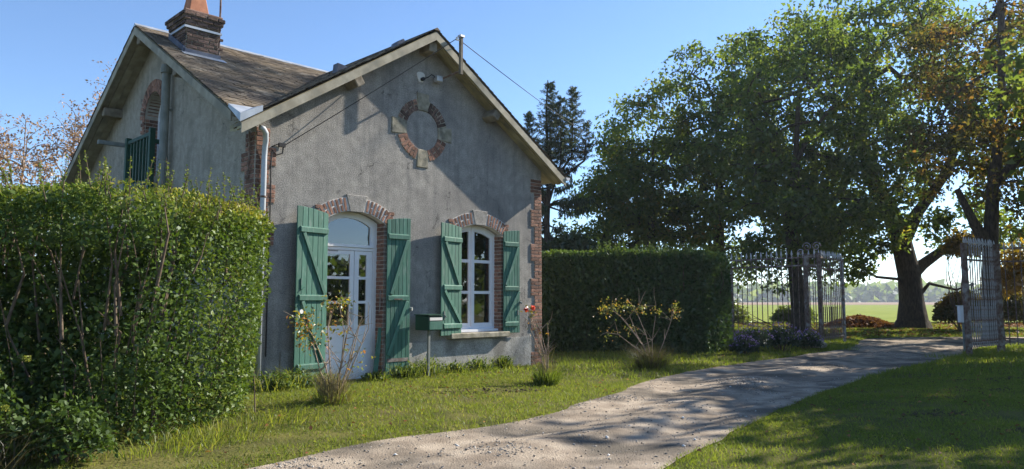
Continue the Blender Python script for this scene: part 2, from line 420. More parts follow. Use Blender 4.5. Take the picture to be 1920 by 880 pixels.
# drive
NA = 28
tt = np.linspace(0, 1, NA)
DP = EL[:, None, :] * (1 - tt)[None, :, None] + ER[:, None, :] * tt[None, :, None]
DP = DP.reshape(-1, 2)
w = np.tile(tt, len(EL))
dz = (n2(DP[:,0], DP[:,1], 0.7, 2) - 0.38) * 0.05 + (n2(DP[:,0], DP[:,1], 4, 3, 2.5) - 0.44) * 0.022
dz = dz - 0.035 * np.exp(-((w - 0.25) / 0.10) ** 2) - 0.035 * np.exp(-((w - 0.75) / 0.10) ** 2) + 0.02 * np.exp(-((w - 0.5) / 0.15) ** 2)
edge = np.minimum(w, 1 - w)
dz = dz * sstep(0, 0.08, edge) + 0.012
di = np.arange(len(EL) * NA).reshape(len(EL), NA)
F = np.stack([di[:-1, :-1].ravel(), di[:-1, 1:].ravel(), di[1:, 1:].ravel(), di[1:, :-1].ravel()], -1)
def drive_material():
    m = mat('drive_gravel', (0.25,0.20,0.15), (0.455,0.375,0.285), scale=2.6, rough=0.95, bump=0.02, bscale=55, c3=(0.145,0.125,0.10), scale3=0.75, lo3=0.47, hi3=0.60, detail=10, spec=0.05)
    return m
M['drive'] = drive_material()
me = np_mesh('drive', np.c_[DP, dz], F); me.polygons.foreach_set('use_smooth', [True] * len(me.polygons))
tag(link('drive', me, M['drive']), kind='structure')
def drive_h(P):
    # nearest drive vertex height
    out = np.zeros(len(P))
    for i in range(0, len(P), 400):
        Q = P[i:i+400]
        k = np.argmin(((Q[:, None, :] - DP[None, ::1, :]) ** 2).sum(-1), axis=1)
        out[i:i+400] = dz[k]
    return out

# fields beyond the trees
def sheet(name, x0, x1, y0, y1, z, material, n=40):
    X = np.linspace(x0, x1, n); Y = np.linspace(y0, y1, n); a, b = np.meshgrid(X, Y)
    P = np.stack([a.ravel(), b.ravel()], -1); i = np.arange(n*n).reshape(n, n)
    F = np.stack([i[:-1,:-1].ravel(), i[:-1,1:].ravel(), i[1:,1:].ravel(), i[1:,:-1].ravel()], -1)
    zz = np.full(n*n, z) + (n2(P[:,0], P[:,1], 0.02, 2) - .4) * 0.05
    return tag(link(name, np_mesh(name, np.c_[P, zz], F), material), kind='structure')
M['crop'] = mat('young_crop', (0.17,0.215,0.030), (0.26,0.285,0.045), scale=0.6, rough=0.95, bump=0.04, bscale=5, spec=0.05, c3=(0.22,0.26,0.06), scale3=0.08)
M['plough'] = mat('stubble', (0.26,0.17,0.11), (0.34,0.24,0.16), scale=0.4, rough=0.95, spec=0.05)
sheet('crop_field', -300, 400, 42, 210, 0.24, M['crop'])
sheet('stubble_field', -700, 900, 212, 520, 0.26, M['plough'])

# ------------------------------------------------------------------ the house
TH = 0.7816
AX, AY = -3.944, 11.1475
HB = empty('house', (AX, AY, 0.0), math.pi/2 - TH)
tag(HB, 'small grey rendered cottage with two gables, slate roof and green shutters', 'house')
W = 6.485; ZE = 4.35; MF = 0.64; OF = 0.36; D = 8.75; OL = 0.41; MS = 0.56; EO = 0.38
UC = W / 2; VC = D / 2
RT = 0.10        # roof build-up between roof top line and wall top
def hw(u, v, z):   # house to world
    c, s = math.cos(math.pi/2 - TH), math.sin(math.pi/2 - TH)
    return Vector((AX + u * c - v * s, AY + u * s + v * c, z))

def arch_pts(x0, x1, z_spring, rise, n=12):
    """segmental arch from (x1,zs) over to (x0,zs)"""
    w = (x1 - x0) / 2; R = (w * w + rise * rise) / (2 * rise); cz = z_spring + rise - R; cx = (x0 + x1) / 2
    a = math.asin(w / R)
    return [(cx + R * math.sin(a - 2 * a * i / n), cz + R * math.cos(a - 2 * a * i / n)) for i in range(n + 1)]

DOOR = (1.25, 2.41, 0.10, 2.80, 0.17)     # x0,x1,z0,spring,rise
WIN = (4.08, 5.29, 0.84, 2.79, 0.16)
def opening_loop(o):
    x0, x1, z0, zs, r = o
    return [(x0, z0), (x1, z0)] + arch_pts(x0, x1, zs, r)

def wall_with_holes(name, outer, holes, tofn, depth_vec, depth, material, parent):
    """outer/holes in 2d; tofn maps 2d to 3d; reveals of holes are 'depth' deep"""
    polys = [[Vector((p[0], p[1], 0)) for p in outer]] + [[Vector((p[0], p[1], 0)) for p in h] for h in holes]
    tris = geometry.tessellate_polygon(polys)
    flat = [p for poly in polys for p in poly]
    m = MB(); m.v = [tuple(tofn(p.x, p.y)) for p in flat]; m.f = [tuple(t) for t in tris]
    dv = Vector(depth_vec) * depth
    for poly in polys:
        n = len(poly)
        for i in range(n):
            a = Vector(tofn(poly[i].x, poly[i].y)); b = Vector(tofn(poly[(i+1) % n].x, poly[(i+1) % n].y))
            m.poly([a, b, b + dv, a + dv])
    # back face
    b = len(m.v); m.v += [tuple(Vector(tofn(p.x, p.y)) + dv) for p in flat]
    m.f += [tuple(b + i for i in reversed(t)) for t in tris]
    return m.build(name, material, parent)

zt = lambda u: ZE + MF * min(u, W - u) - RT
front = wall_with_holes('front_wall', [(0, -0.1), (W, -0.1), (W, zt(W)), (UC, zt(UC)), (0, zt(0))], [opening_loop(DOOR), opening_loop(WIN)],
                        lambda x, z: (x, 0.0, z), (0, 1, 0), 0.34, M['render'], HB)
LCX, LR, LZ0, LZS = 4.40, 0.46, 3.86, 5.10      # loft opening in the side gable (centre v, radius, sill, spring)
loft_hole = [(LCX - LR, LZ0), (LCX + LR, LZ0)] + [(LCX + LR * math.cos(a), LZS + LR * math.sin(a)) for a in np.linspace(0, math.pi, 15)]
zs_ = lambda v: ZE + MS * min(v, D - v) - RT
side = wall_with_holes('side_wall', [(0.345, -0.1), (D, -0.1), (D, zs_(D)), (VC, zs_(VC)), (0.345, zs_(0.345))], [loft_hole], lambda y, z: (0.0, y, z), (1, 0, 0), 0.34, M['render_side'], HB)
# return of the front corner on the side face, and the two walls out of view
MB().box((0.004, 0.341, -0.1), (0.3, 0.35, zs_(0.34))).build('corner_fill', M['render_side'], HB)
MB().box((W - 0.34, 0.345, -0.1), (W, D, ZE - RT - 0.25)).build('right_wall', M['render_side'], HB)
MB().box((0.345, D - 0.34, -0.1), (W - 0.345, D - 0.002, ZE - RT)).build('back_wall', M['render_side'], HB)
MB().prism([(W - 0.3, 0.36, ZE - 0.36), (W - 0.3, D - 0.01, ZE - 0.36), (W - 0.3, VC, zs_(VC))], (0.28, 0, 0)).build('right_gable', M['render_side'], HB)
# cement plinth
MB().box((0.5, -0.022, -0.1), (1.245, 0.0, 0.66)).build('plinth', M['plinth'], HB)
MB().prism([(2.43,-0.0,-0.1),(6.12,-0.0,-0.1),(6.14,-0.0,0.715),(5.2,-0.0,0.70),(4.1,-0.0,0.71),(3.3,-0.0,0.695),(2.44,-0.0,0.70)], (0, -0.024, 0)).build('plinth', M['plinth'], HB)

# unit brick variants shared by all bricks
BR = {}
def brick_mesh(material):
    k = (material, random.randrange(5))
    if k not in BR:
        m = MB(); j = lambda: random.uniform(-0.045, 0.045)
        m.hexa([(x*0.5 + (j() if x else 0), y*0.5, z*0.5 + j()) for x, y, z in ((-1,-1,-1),(1,-1,-1),(1,1,-1),(-1,1,-1),(-1,-1,1),(1,-1,1),(1,1,1),(-1,1,1))])
        me = bpy.data.meshes.new('brick'); me.from_pydata(m.v, [], m.f)
        bm = bmesh.new(); bm.from_mesh(me); bmesh.ops.recalc_face_normals(bm, faces=bm.faces)
        bmesh.ops.bevel(bm, geom=[e for e in bm.edges], offset=0.05, segments=1, affect='EDGES')
        bm.to_mesh(me); bm.free(); me.materials.append(M[material]); BR[k] = me
    return BR[k]
def brick(parent, c, dims, rot=None, material='brick', name='brick'):
    o = bpy.data.objects.new(name, brick_mesh(material)); o.parent = parent
    o.location = c; o.scale = dims
    if rot is not None: o.rotation_euler = rot
    COL.objects.link(o); return o

CH = 0.073     # course height
def quoin_front(x_edge, sign, z0, z1, blocks, name):
    """bricks on the front face at a corner; sign +1: bricks extend towards +x from x_edge"""
    par = None; k = 0; z = z0; items = []
    while z < z1:
        wide = 0.335 if (int((z - z0) / (CH * blocks)) % 2 == 0) else 0.225
        items.append((z, wide, k)); z += CH; k += 1
    m = MB()
    for z, wide, k in items:
        a, b = (x_edge, x_edge + sign * wide); m.box((min(a,b), -0.010, z), (max(a,b), 0.0, z + CH))
    par = m.build(name, M['mortar'], HB)
    for z, wide, k in items:
        rem = wide; p = 0.0; first = 0.225 if k % 2 == 0 else 0.11
        while rem > 0.02:
            L = min(first, rem); first = 0.225 if L < 0.2 else 0.11
            cx = x_edge + sign * (p + L / 2)
            brick(par, (cx, -0.011, z + CH/2), (L - 0.012, 0.022 + random.uniform(0, 0.006), CH - 0.013)); p += L; rem -= L
    return par
quoin_front(W - 0.002, -1, 0.02, 4.02, 5, 'corner_quoin')
quoin_front(0.0, 1, 2.3, 4.08, 4, 'corner_quoin')
# quoin on the side face of the near corner
m = MB(); items = []; z = 2.3; k = 0
while z < 4.05:
    wd = 0.44 if (k // 4) % 2 == 0 else 0.30
    items.append((z, wd, k)); m.box((-0.010, 0.0, z), (0.0, wd, z + CH)); z += CH; k += 1
par = m.build('side_quoin', M['mortar'], HB)
for z, wd, k in items:
    p = 0.0; first = 0.225 if k % 2 else 0.11
    while wd - p > 0.03:
        L = min(first, wd - p); first = 0.225
        brick(par, (-0.011, p + L/2, z + CH/2), (0.022 + random.uniform(0, .005), L - 0.012, CH - 0.013)); p += L
# reveal bricks of the right jambs and left jambs
def jamb(o, name):
    x0, x1, z0, zs, r = o
    for sx, xe in ((1, x1), (-1, x0)):
        m = MB(); a, b = xe - sx * 0.006, xe + sx * 0.10
        m.box((min(a,b), -0.004, z0 + 0.01), (max(a,b), 0.2, zs - 0.01)); par = m.build(name, M['mortar'], HB)
        z = z0 + 0.01; k = 0
        while z + CH < zs + 0.03:
            parts = [(0.0, 0.2)] if k % 2 == 0 else [(0.0, 0.095), (0.105, 0.2)]
            for p, q in parts:
                brick(par, (xe - sx*0.006 + sx*0.05, (p + q)/2 - 0.004, z + CH/2), (0.116, q - p, CH - 0.014))
            z += CH; k += 1
jamb(DOOR, 'door_jamb'); jamb(WIN, 'window_jamb')
# arches
def arch_bricks(o, name, n, key_mat, key=True):
    x0, x1, z0, zs, r = o
    w = (x1 - x0)/2; R = (w*w + r*r)/(2*r); cx = (x0+x1)/2; cz = zs + r - R; a = math.asin(w/R) + 0.03
    h = 0.235
    m = MB(); NN = 24
    for i in range(NN):
        t0 = -a + 2*a*i/NN; t1 = -a + 2*a*(i+1)/NN
        P = lambda t, rr, y: (cx + rr*math.sin(t), y, cz + rr*math.cos(t))
        m.hexa([P(t0,R-0.004,0.11),P(t1,R-0.004,0.11),P(t1,R-0.004,-0.012),P(t0,R-0.004,-0.012),P(t0,R+h,0.11),P(t1,R+h,0.11),P(t1,R+h,-0.012),P(t0,R+h,-0.012)])
    par = m.build(name, M['brick_white'], HB)
    kw = 0.30
    for i in range(n):
        t = -a + 2*a*(i+0.5)/n
        if abs(R*t) < kw/2 + 0.03: continue
        bw = 2*a*R/n
        parts = [(0.0, h)] if i % 2 == 0 else [(0.0, h*0.48), (h*0.52, h)]
        for p, q in parts:
            rr = R + (p+q)/2
            brick(par, (cx + rr*math.sin(t), 0.045, cz + rr*math.cos(t)), (bw - 0.028, 0.135, (q-p) - 0.012), (0, t, 0))
    # skewback bricks at both ends
    for s in (-1, 1):
        for kz in range(3):
            zz = zs + 0.0 + kz*0.075 + 0.03
            brick(par, (cx + s*(w + 0.085 + 0.02*kz), -0.004, zz), (0.15, 0.03, 0.058))
    P = lambda t, rr, y: (cx + rr*math.sin(t), y, cz + rr*math.cos(t))
    b0, b1 = kw*0.44/R, kw*0.56/R
    m = MB(); m.hexa([P(-b0,R-0.012,0.1),P(b0,R-0.012,0.1),P(b0,R-0.012,-0.03),P(-b0,R-0.012,-0.03),P(-b1,R+h+0.05,0.1),P(b1,R+h+0.05,0.1),P(b1,R+h+0.05,-0.03),P(-b1,R+h+0.05,-0.03)])
    m.build('keystone', key_mat, par, bevel=0.008)
    return par
arch_bricks(DOOR, 'door_arch', 19, M['render'])
arch_bricks(WIN, 'window_arch', 19, M['render'])

# blind round oculus
OCX, OCZ = 3.235, 4.60
RI, RO = 0.385, 0.585
m = MB(); NN = 40
for i in range(NN):
    t0, t1 = 2*math.pi*i/NN, 2*math.pi*(i+1)/NN
    P = lambda t, rr, y: (OCX + rr*math.sin(t), y, OCZ + rr*math.cos(t))
    m.hexa([P(t0,RI,0.02),P(t1,RI,0.02),P(t1,RI,-0.010),P(t0,RI,-0.010),P(t0,RO,0.02),P(t1,RO,0.02),P(t1,RO,-0.010),P(t0,RO,-0.010)])
ring = m.build('oculus', M['stone'], HB)
nb = 44
for i in range(nb):
    t = 2*math.pi*(i+0.5)/nb
    if min(abs((t - q + math.pi) % (2*math.pi) - math.pi) for q in (0, math.pi/2, math.pi, 1.5*math.pi)) < 0.25: continue
    parts = [(RI-0.01, RO)] if i % 2 == 0 else [(RI-0.01, RI+0.085), (RI+0.097, RO)]
    for p, q in parts:
        rr = (p+q)/2
        brick(ring, (OCX + rr*math.sin(t), -0.007, OCZ + rr*math.cos(t)), (2*math.pi*rr/nb - 0.009, 0.022 + random.uniform(0, .008), q-p-0.008), (0, t, 0), 'brick_dark' if (t < 1.4 or t > 4.8) and random.random() < .9 else 'brick')
for q, ww in ((0, 0.27), (math.pi/2, 0.27), (math.pi, 0.25), (1.5*math.pi, 0.28)):
    P = lambda t, rr, y: (OCX + rr*math.sin(t), y, OCZ + rr*math.cos(t))
    ca = Vector((math.sin(q), 0, math.cos(q))); sa = Vector((math.cos(q), 0, -math.sin(q))); c = Vector((OCX, 0, OCZ))
    pts = [c + ca*(RI-0.02) - sa*ww*0.44, c + ca*(RI-0.02) + sa*ww*0.44, c + ca*(RO+0.115) + sa*ww*0.53, c + ca*(RO+0.115) - sa*ww*0.53]
    m = MB(); m.prism([p + Vector((0, 0.02, 0)) for p in pts], (0, -0.042, 0)); m.build('block_stone', M['stone'], ring, bevel=0.008)

# loft opening ring in the side gable, jambs and door
m = MB(); NN = 20
for i in range(NN):
    t0, t1 = math.pi*i/NN, math.pi*(i+1)/NN
    P = lambda t, rr, x: (x, LCX + rr*math.cos(t), LZS + rr*math.sin(t))
    m.hexa([P(t0,LR-0.004,0.3),P(t1,LR-0.004,0.3),P(t1,LR-0.004,-0.01),P(t0,LR-0.004,-0.01),P(t0,LR+0.25,0.3),P(t1,LR+0.25,0.3),P(t1,LR+0.25,-0.01),P(t0,LR+0.25,-0.01)])
for s in (-1, 1):
    a, b = LCX + s*(LR-0.004), LCX + s*(LR+0.20)
    m.box((-0.01, min(a,b), LZ0), (0.3, max(a,b), LZS))
lring = m.build('loft_arch', M['mortar'], HB)
for i in range(23):
    t = math.pi*(i+0.5)/23
    parts = [(LR, LR+0.245)] if i % 2 else [(LR, LR+0.115), (LR+0.127, LR+0.245)]
    for p, q in parts:
        rr = (p+q)/2
        brick(lring, (-0.012, LCX + rr*math.cos(t), LZS + rr*math.sin(t)), (0.03, q-p, math.pi*rr/23 - 0.014), (t, 0, 0))
    brick(lring, (0.15, LCX + (LR+0.03)*math.cos(t), LZS + (LR+0.03)*math.sin(t)), (0.26, 0.07, math.pi*LR/23 - 0.012), (t, 0, 0))
z = LZ0; k = 0
while z < LZS - 0.02:
    for s in (-1, 1):
        wd = 0.19 if k % 2 else 0.12
        brick(lring, (-0.012, LCX + s*(LR + wd/2 - 0.004), z + CH/2), (0.03, wd, CH - 0.013))
        for p, q in ([(0.01, 0.14), (0.15, 0.28)] if k % 2 else [(0.01, 0.075), (0.085, 0.28)]):
            brick(lring, ((p+q)/2, LCX + s*(LR + 0.03), z + CH/2), (q-p, 0.076, CH - 0.013))
    z += CH; k += 1
# loft window set back
lw = empty('loft_window'); lw.parent = HB
m = MB()
pts_o = [(LCX - LR, LZ0), (LCX + LR, LZ0)] + [(LCX + LR*math.cos(a), LZS + LR*math.sin(a)) for a in np.linspace(0, math.pi, 15)]
ri = LR - 0.07
for i in range(16):
    t0, t1 = math.pi*i/16, math.pi*(i+1)/16
    P = lambda t, rr, x: (x, LCX + rr*math.cos(t), LZS + rr*math.sin(t))
    m.hexa([P(t0,ri,0.30),P(t1,ri,0.30),P(t1,ri,0.24),P(t0,ri,0.24),P(t0,LR,0.30),P(t1,LR,0.30),P(t1,LR,0.24),P(t0,LR,0.24)])
for s in (-1, 1):
    a, b = LCX + s*ri, LCX + s*LR; m.box((0.24, min(a,b), LZ0), (0.30, max(a,b), LZS))
m.box((0.245, LCX - ri, LZS - 0.03), (0.295, LCX + ri, LZS + 0.03)); m.box((0.245, LCX - 0.03, LZ0), (0.295, LCX + 0.03, LZS - 0.03))
m.build('frame', M['white'], lw)
m = MB(); m.prism([(0.275, p[0], p[1]) for p in [(LCX - ri, LZ0), (LCX + ri, LZ0)] + [(LCX + ri*math.cos(a), LZS + ri*math.sin(a)) for a in np.linspace(0, math.pi, 15)]], (0.006, 0, 0)); m.build('pane', M['glass'], lw)
# railing in front of the loft opening
rl = empty('railing'); rl.parent = HB
RU = -0.16
for v_, hh in ((5.30, 4.74), (3.98, 4.74)):
    MB().box((RU - 0.05, v_ - 0.05, 3.55), (RU + 0.05, v_ + 0.05, hh)).build('post', M['green_dark'], rl, bevel=0.006)
    MB().box((RU + 0.05, v_ - 0.035, 4.45), (0.0, v_ + 0.035, 4.53)).build('wall_tie', M['green_dark'], rl)
MB().box((RU - 0.03, 4.03, 4.60), (RU + 0.03, 5.25, 4.67)).build('top_rail', M['green_dark'], rl)
MB().box((RU - 0.03, 4.03, 3.68), (RU + 0.03, 5.25, 3.75)).build('bottom_rail', M['green_dark'], rl)
for i in range(6):
    v_ = 4.20 + i * 0.175
    MB().box((RU - 0.02, v_ - 0.022, 3.75), (RU + 0.02, v_ + 0.022, 4.60)).build('baluster', M['green_dark'], rl)
MB().box((-0.62, 5.62, 4.62), (0.0, 5.70, 4.70)).build('iron_bracket', M['castiron'], HB)
# vent pipe on the side wall
m = MB(); m.tube([(-0.13, 3.45, 2.0), (-0.13, 3.45, 5.72)], 0.075, 14); m.tube([(-0.13, 3.45, 5.70), (-0.13, 3.45, 5.80), (-0.13, 3.45, 5.86)], [0.10, 0.10, 0.085], 14); m.tube([(-0.13, 3.45, 4.05), (-0.13, 3.45, 4.13)], 0.088, 14)
vp = m.build('vent_pipe', M['castiron'], HB, smooth=False)
MB().box((-0.2, 3.42, 5.0), (0.0, 3.48, 5.03)).build('pipe_clip', M['castiron'], vp)

# ---- roofs
def roof_slab(name, pts, thick, material):
    m = MB(); m.prism(pts, (0, 0, -thick)); return m.build(name, material, HB)
# boards under the slates (thickness 0.06 below the slate layer)
ZB = 0.025
zf = lambda u: ZE + MF * min(u, W - u) - ZB
zm = lambda v: ZE + MS * min(v, D - v) - ZB
VRID = (MF * UC) / MS + 0.05
roof = empty('roof'); roof.parent = HB
def rslab(pts, thick=0.05):
    m = MB(); m.prism(pts, (0, 0, -thick)); return m.build('roof_deck', M['soffit'], roof)
rslab([(-OL, -OF, zf(-OL)), (UC, -OF, zf(UC)), (UC, VRID, zf(UC)), (-OL + 0.35, VRID*0.12, zf(-OL + 0.35)), (-OL, 0.0, zf(-OL))])
rslab([(W + EO, -OF, zf(W + EO)), (UC, -OF, zf(UC)), (UC, VRID, zf(UC)), (W + EO, 0.5, zf(W + EO))])
rslab([(-OL, -0.06, zm(-0.06)), (-OL, VC, zm(VC)), (W + 0.3, VC, zm(VC)), (W + 0.3, 0.0, zm(0.0)), (W-0.3, 0.3, zm(0.3)), (UC, VRID, zm(VRID)), (0.3, 0.345, zm(0.345)), (-0.02, -0.06, zm(-0.06))])
rslab([(-OL, D + 0.35, zm(D + 0.35)), (-OL, VC, zm(VC)), (W + 0.3, VC, zm(VC)), (W + 0.3, D + 0.35, zm(D + 0.35))])

def slates(origin, ea, eu, la, lu, keep, wd=0.22, ex=0.115):
    """rows of overlapping slates; ea along eaves, eu up the slope"""
    o = np.array(origin, float); ea = np.array(ea, float); eu = np.array(eu, float); n = np.cross(ea, eu); n *= np.sign(n[2])
    V = []; T = []
    rows = int(lu / ex) + 1
    for r in range(rows):
        cols = int(la / wd) + 2
        a0 = (np.arange(cols) - (0.5 if r % 2 else 0.0)) * wd + RNG.uniform(-0.008, 0.008, cols)
        for a in a0:
            b = r * ex
            x0, x1 = max(a, 0), min(a + wd - 0.008, la)
            if x1 - x0 < 0.03 or b > lu: continue
            c = o + ea * (x0 + x1)/2 + eu * (b + ex/2)
            if not keep(c): continue
            lift = 0.020 + RNG.uniform(0, 0.012); jb = RNG.uniform(-0.014, 0.010)
            top = min(b + ex * 1.7, lu)
            p = [o + ea*x0 + eu*(b + jb) + n*lift, o + ea*x1 + eu*(b + jb + RNG.uniform(-.006, .006)) + n*(lift + RNG.uniform(-.004, .004)), o + ea*x1 + eu*top + n*0.004, o + ea*x0 + eu*top + n*0.004]
            q = [p[0] - n*0.014, p[1] - n*0.014]
            V += [p + q]
            T.append(RNG.random())
    V = np.array(V).reshape(-1, 6, 3); k = len(V); b = (np.arange(k) * 6)[:, None]
    F = np.vstack([b + np.array([[0,1,2,3]]), b + np.array([[4,5,1,0]])])
    return V.reshape(-1, 3), F
def slate_obj(parts):
    V = []; F = []; off = 0
    for v, f in parts:
        V.append(v); F.append(f + off); off += len(v)
    me = np_mesh('slates', np.vstack(V), np.vstack(F)); o = link('slates', me, M['slate'], roof); o['kind'] = 'stuff'; return o
cf = 1/math.hypot(1, MF); cm = 1/math.hypot(1, MS)
ztop_f = lambda u: ZE + MF * min(u, W - u); ztop_m = lambda v: ZE + MS * min(v, D - v)
slate_obj([
    slates((-OL - 0.03, -0.10, ztop_m(-0.10)), (1,0,0), (0, cm, MS*cm), W + 0.3 + OL, (VC + 0.10)/cm, lambda c: c[2] > ztop_f(c[0]) - 0.12),
    slates((-OL - 0.03, D + 0.38, ztop_m(D + 0.38)), (1,0,0), (0, -cm, MS*cm), W + 0.3 + OL, (VC + 0.38)/cm, lambda c: True, 0.4, 0.25)])
slate_obj([slates((-OL, -OF - 0.04, ztop_f(-OL)), (0,1,0), (cf, 0, MF*cf), VRID + 0.6, (UC + OL)/cf, lambda c: c[2] > ztop_m(c[1]) - 0.12, 0.22, 0.12),
    slates((W + EO + 0.02, -OF - 0.04, ztop_f(W + EO + 0.02)), (0,1,0), (-cf, 0, MF*cf), VRID + 0.6, (UC + EO + 0.02)/cf, lambda c: True, 0.22, 0.12)])
# ridges
m = MB(); zr = ztop_m(VC)
m.prism([(-OL - 0.03, VC - 0.09, zr - 0.025), (-OL - 0.03, VC, zr + 0.045), (-OL - 0.03, VC + 0.09, zr - 0.025)], (W + 0.3 + OL, 0, 0)); m.build('ridge_cap', M['zinc'], roof)
m = MB(); zr2 = ztop_f(UC)
m.prism([(UC - 0.08, -OF - 0.045, zr2 - 0.015), (UC, -OF - 0.045, zr2 + 0.04), (UC + 0.08, -OF - 0.045, zr2 - 0.015)], (0, VRID + 0.5, 0)); m.build('ridge_cap', M['slate'], roof)
# front barge boards, soffit boards, purlins
BH = 0.155
for s in (0, 1):
    uo = -OL if s == 0 else W + EO
    ue = lambda t: uo + (UC - uo) * t
    z0, z1 = zf(uo) - 0.012, zf(UC) - 0.012
    m = MB(); m.hexa([(uo,-OF-0.028,z0-BH),(UC,-OF-0.028,z1-BH),(UC,-OF,z1-BH),(uo,-OF,z0-BH),(uo,-OF-0.028,z0),(UC,-OF-0.028,z1),(UC,-OF,z1),(uo,-OF,z0)])
    m.build('barge_board', M['cream'], roof)
    for k in range(3):   # soffit boards running up the slope
        y0, y1 = -OF + 0.002 + k * 0.119, -OF + 0.115 + k * 0.119
        a, b = zf(uo) - 0.052 - 0.02 * (k % 2) - 0.02, zf(UC) - 0.052 - 0.02 * (k % 2) - 0.02
        m = MB(); m.hexa([(uo,y0,a-0.02),(UC,y0,b-0.02),(UC,y1,b-0.02),(uo,y1,a-0.02),(uo,y0,a+0.018),(UC,y0,b+0.018),(UC,y1,b+0.018),(uo,y1,a+0.018)])
        m.build('soffit_board', M['soffit'], roof)
def purlin(u, z, wd=0.17, hh=0.19, out=0.30, tilt=0.0):
    m = MB(); c, s_ = math.cos(tilt), math.sin(tilt)
    q = [(-wd/2,-hh/2),(wd/2,-hh/2),(wd/2,hh/2),(-wd/2,hh/2)]
    q = [(u + a*c - b*s_, z + a*s_ + b*c) for a, b in q]
    m.hexa([(x, -out, zz) for x, zz in q] + [(x, 0.1, zz) for x, zz in q]); m.build('purlin', M['oldwood'], roof, bevel=0.015)
purlin(1.63, ztop_f(1.63) - 0.255, out=0.33, tilt=math.atan(MF))
purlin(W - 1.63, ztop_f(1.63) - 0.255, out=0.33, tilt=-math.atan(MF))
purlin(UC, ztop_f(UC) - 0.30, 0.19, 0.2, 0.30)
# side gable barge boards, soffits, purlins
for s in (0, 1):
    vo = -0.06 if s == 0 else D + 0.35
    z0, z1 = zm(vo) - 0.012, zm(VC) - 0.012
    m = MB(); m.hexa([(-OL-0.026,vo,z0-BH),(-OL-0.026,VC,z1-BH),(-OL,VC,z1-BH),(-OL,vo,z0-BH),(-OL-0.026,vo,z0),(-OL-0.026,VC,z1),(-OL,VC,z1),(-OL,vo,z0)])
    m.build('barge_board', M['cream'], roof)
    for k in range(3):
        x0, x1 = -OL + 0.002 + k*0.136, -OL + 0.132 + k*0.136
        a, b = zm(vo) - 0.072 - 0.02*(k % 2), zm(VC) - 0.072 - 0.02*(k % 2)
        m = MB(); m.hexa([(x0,vo,a-0.02),(x0,VC,b-0.02),(x1,VC,b-0.02),(x1,vo,a-0.02),(x0,vo,a+0.018),(x0,VC,b+0.018),(x1,VC,b+0.018),(x1,vo,a+0.018)])
        m.build('soffit_board', M['cream'], roof)
for v_, dzz in ((VC, 0.27), (6.35, 0.24), (2.45, 0.24)):
    zc = ztop_m(v_) - dzz
    MB().box((-0.36, v_ - 0.085, zc - 0.09), (0.1, v_ + 0.085, zc + 0.09)).build('purlin', M['oldwood'], roof, bevel=0.012)
# zinc at the foot of the valley
m = MB(); m.hexa([(-OL-0.03,-OF-0.04,ztop_f(-OL)-0.03),(-0.10,-OF-0.05,ztop_f(-0.10)-0.01),(-0.04,0.06,ztop_m(0.06)+0.02),(-OL-0.03,0.02,ztop_m(0.0)+0.005),
               (-OL-0.03,-OF-0.04,ztop_f(-OL)+0.10),(-0.10,-OF-0.05,ztop_f(-0.10)+0.075),(-0.04,0.06,ztop_m(0.06)+0.045),(-OL-0.03,0.02,ztop_m(0.02)+0.045)])
m.build('valley_flashing', M['zinc'], roof)
# gutter end on the right eaves
m = MB()
for i in range(8):
    t0, t1 = math.pi + math.pi*i/8, math.pi + math.pi*(i+1)/8
    P = lambda t, y, r: (W + EO + 0.05 + r*math.cos(t), y, ztop_f(W + EO) - 0.005 + r*math.sin(t))
    m.poly([P(t0,-OF-0.05,.065),P(t1,-OF-0.05,.065),P(t1,0.6,.065),P(t0,0.6,.065)])
m.poly([P(math.pi + math.pi*i/8, -OF-0.05, .065) for i in range(9)])
m.build('gutter', M['pvc'], roof)
# small roof vent on the front gable slope
uv, vv = 2.20, 1.05
zc = ztop_f(uv)
m = MB(); m.prism([(uv-0.16, vv, ztop_f(uv-0.16)+0.01), (uv+0.10, vv, ztop_f(uv+0.10)+0.01), (uv-0.14, vv, zc+0.10)], (0, 0.16, 0)); m.build('roof_vent', M['lead'], roof)
m = MB(); m.prism([(2.85, 0.3, ztop_f(2.85)+0.01), (3.05, 0.3, ztop_f(3.05)+0.02), (3.0, 0.3, ztop_f(3.05)+0.07), (2.87, 0.3, ztop_f(2.9)+0.07)], (0, 0.2, 0)); m.build('roof_vent', M['lead'], roof)

# ---- chimney
ch = empty('chimney'); ch.parent = HB
cu0, cu1, cv0, cv1 = 0.02, 0.62, 2.98, 3.72
ztop = 6.79
MB().box((cu0, cv0, 5.7), (cu1, cv1, ztop)).build('stack', M['stone'], ch)
def course(u0, u1, v0, v1, z, hh, par, k, mt='brick_dark', proud=0.008):
    for (a0, a1, axis, fixed, sg) in ((u0, u1, 'u', v0, -1), (v0, v1, 'v', u0, -1), (u0, u1, 'u', v1, 1), (v0, v1, 'v', u1, 1)):
        p = a0; first = 0.11 if k % 2 else 0.21
        while a1 - p > 0.02:
            L = min(first, a1 - p); first = 0.21
            c = p + L/2
            if axis == 'u': brick(par, (c, fixed - sg*0.03 + sg*proud, z + hh/2), (L - 0.012, 0.075, hh - 0.013), None, mt)
            else: brick(par, (fixed - sg*0.03 + sg*proud, c, z + hh/2), (0.075, L - 0.012, hh - 0.013), None, mt)
            p += L
z = 5.98; k = 0
st = [o for o in ch.children][0]
while z < ztop - 0.03:
    course(cu0, cu1, cv0, cv1, z, CH, st, k); z += CH; k += 1
for i, ov in enumerate((0.03, 0.06, 0.085)):
    zz = 6.585 + i*CH
    o = MB().box((cu0 - ov + 0.012, cv0 - ov + 0.012, zz), (cu1 + ov - 0.012, cv1 + ov - 0.012, zz + CH)).build('corbel', M['mortar'], ch)
    course(cu0 - ov, cu1 + ov, cv0 - ov, cv1 + ov, zz, CH, o, i)
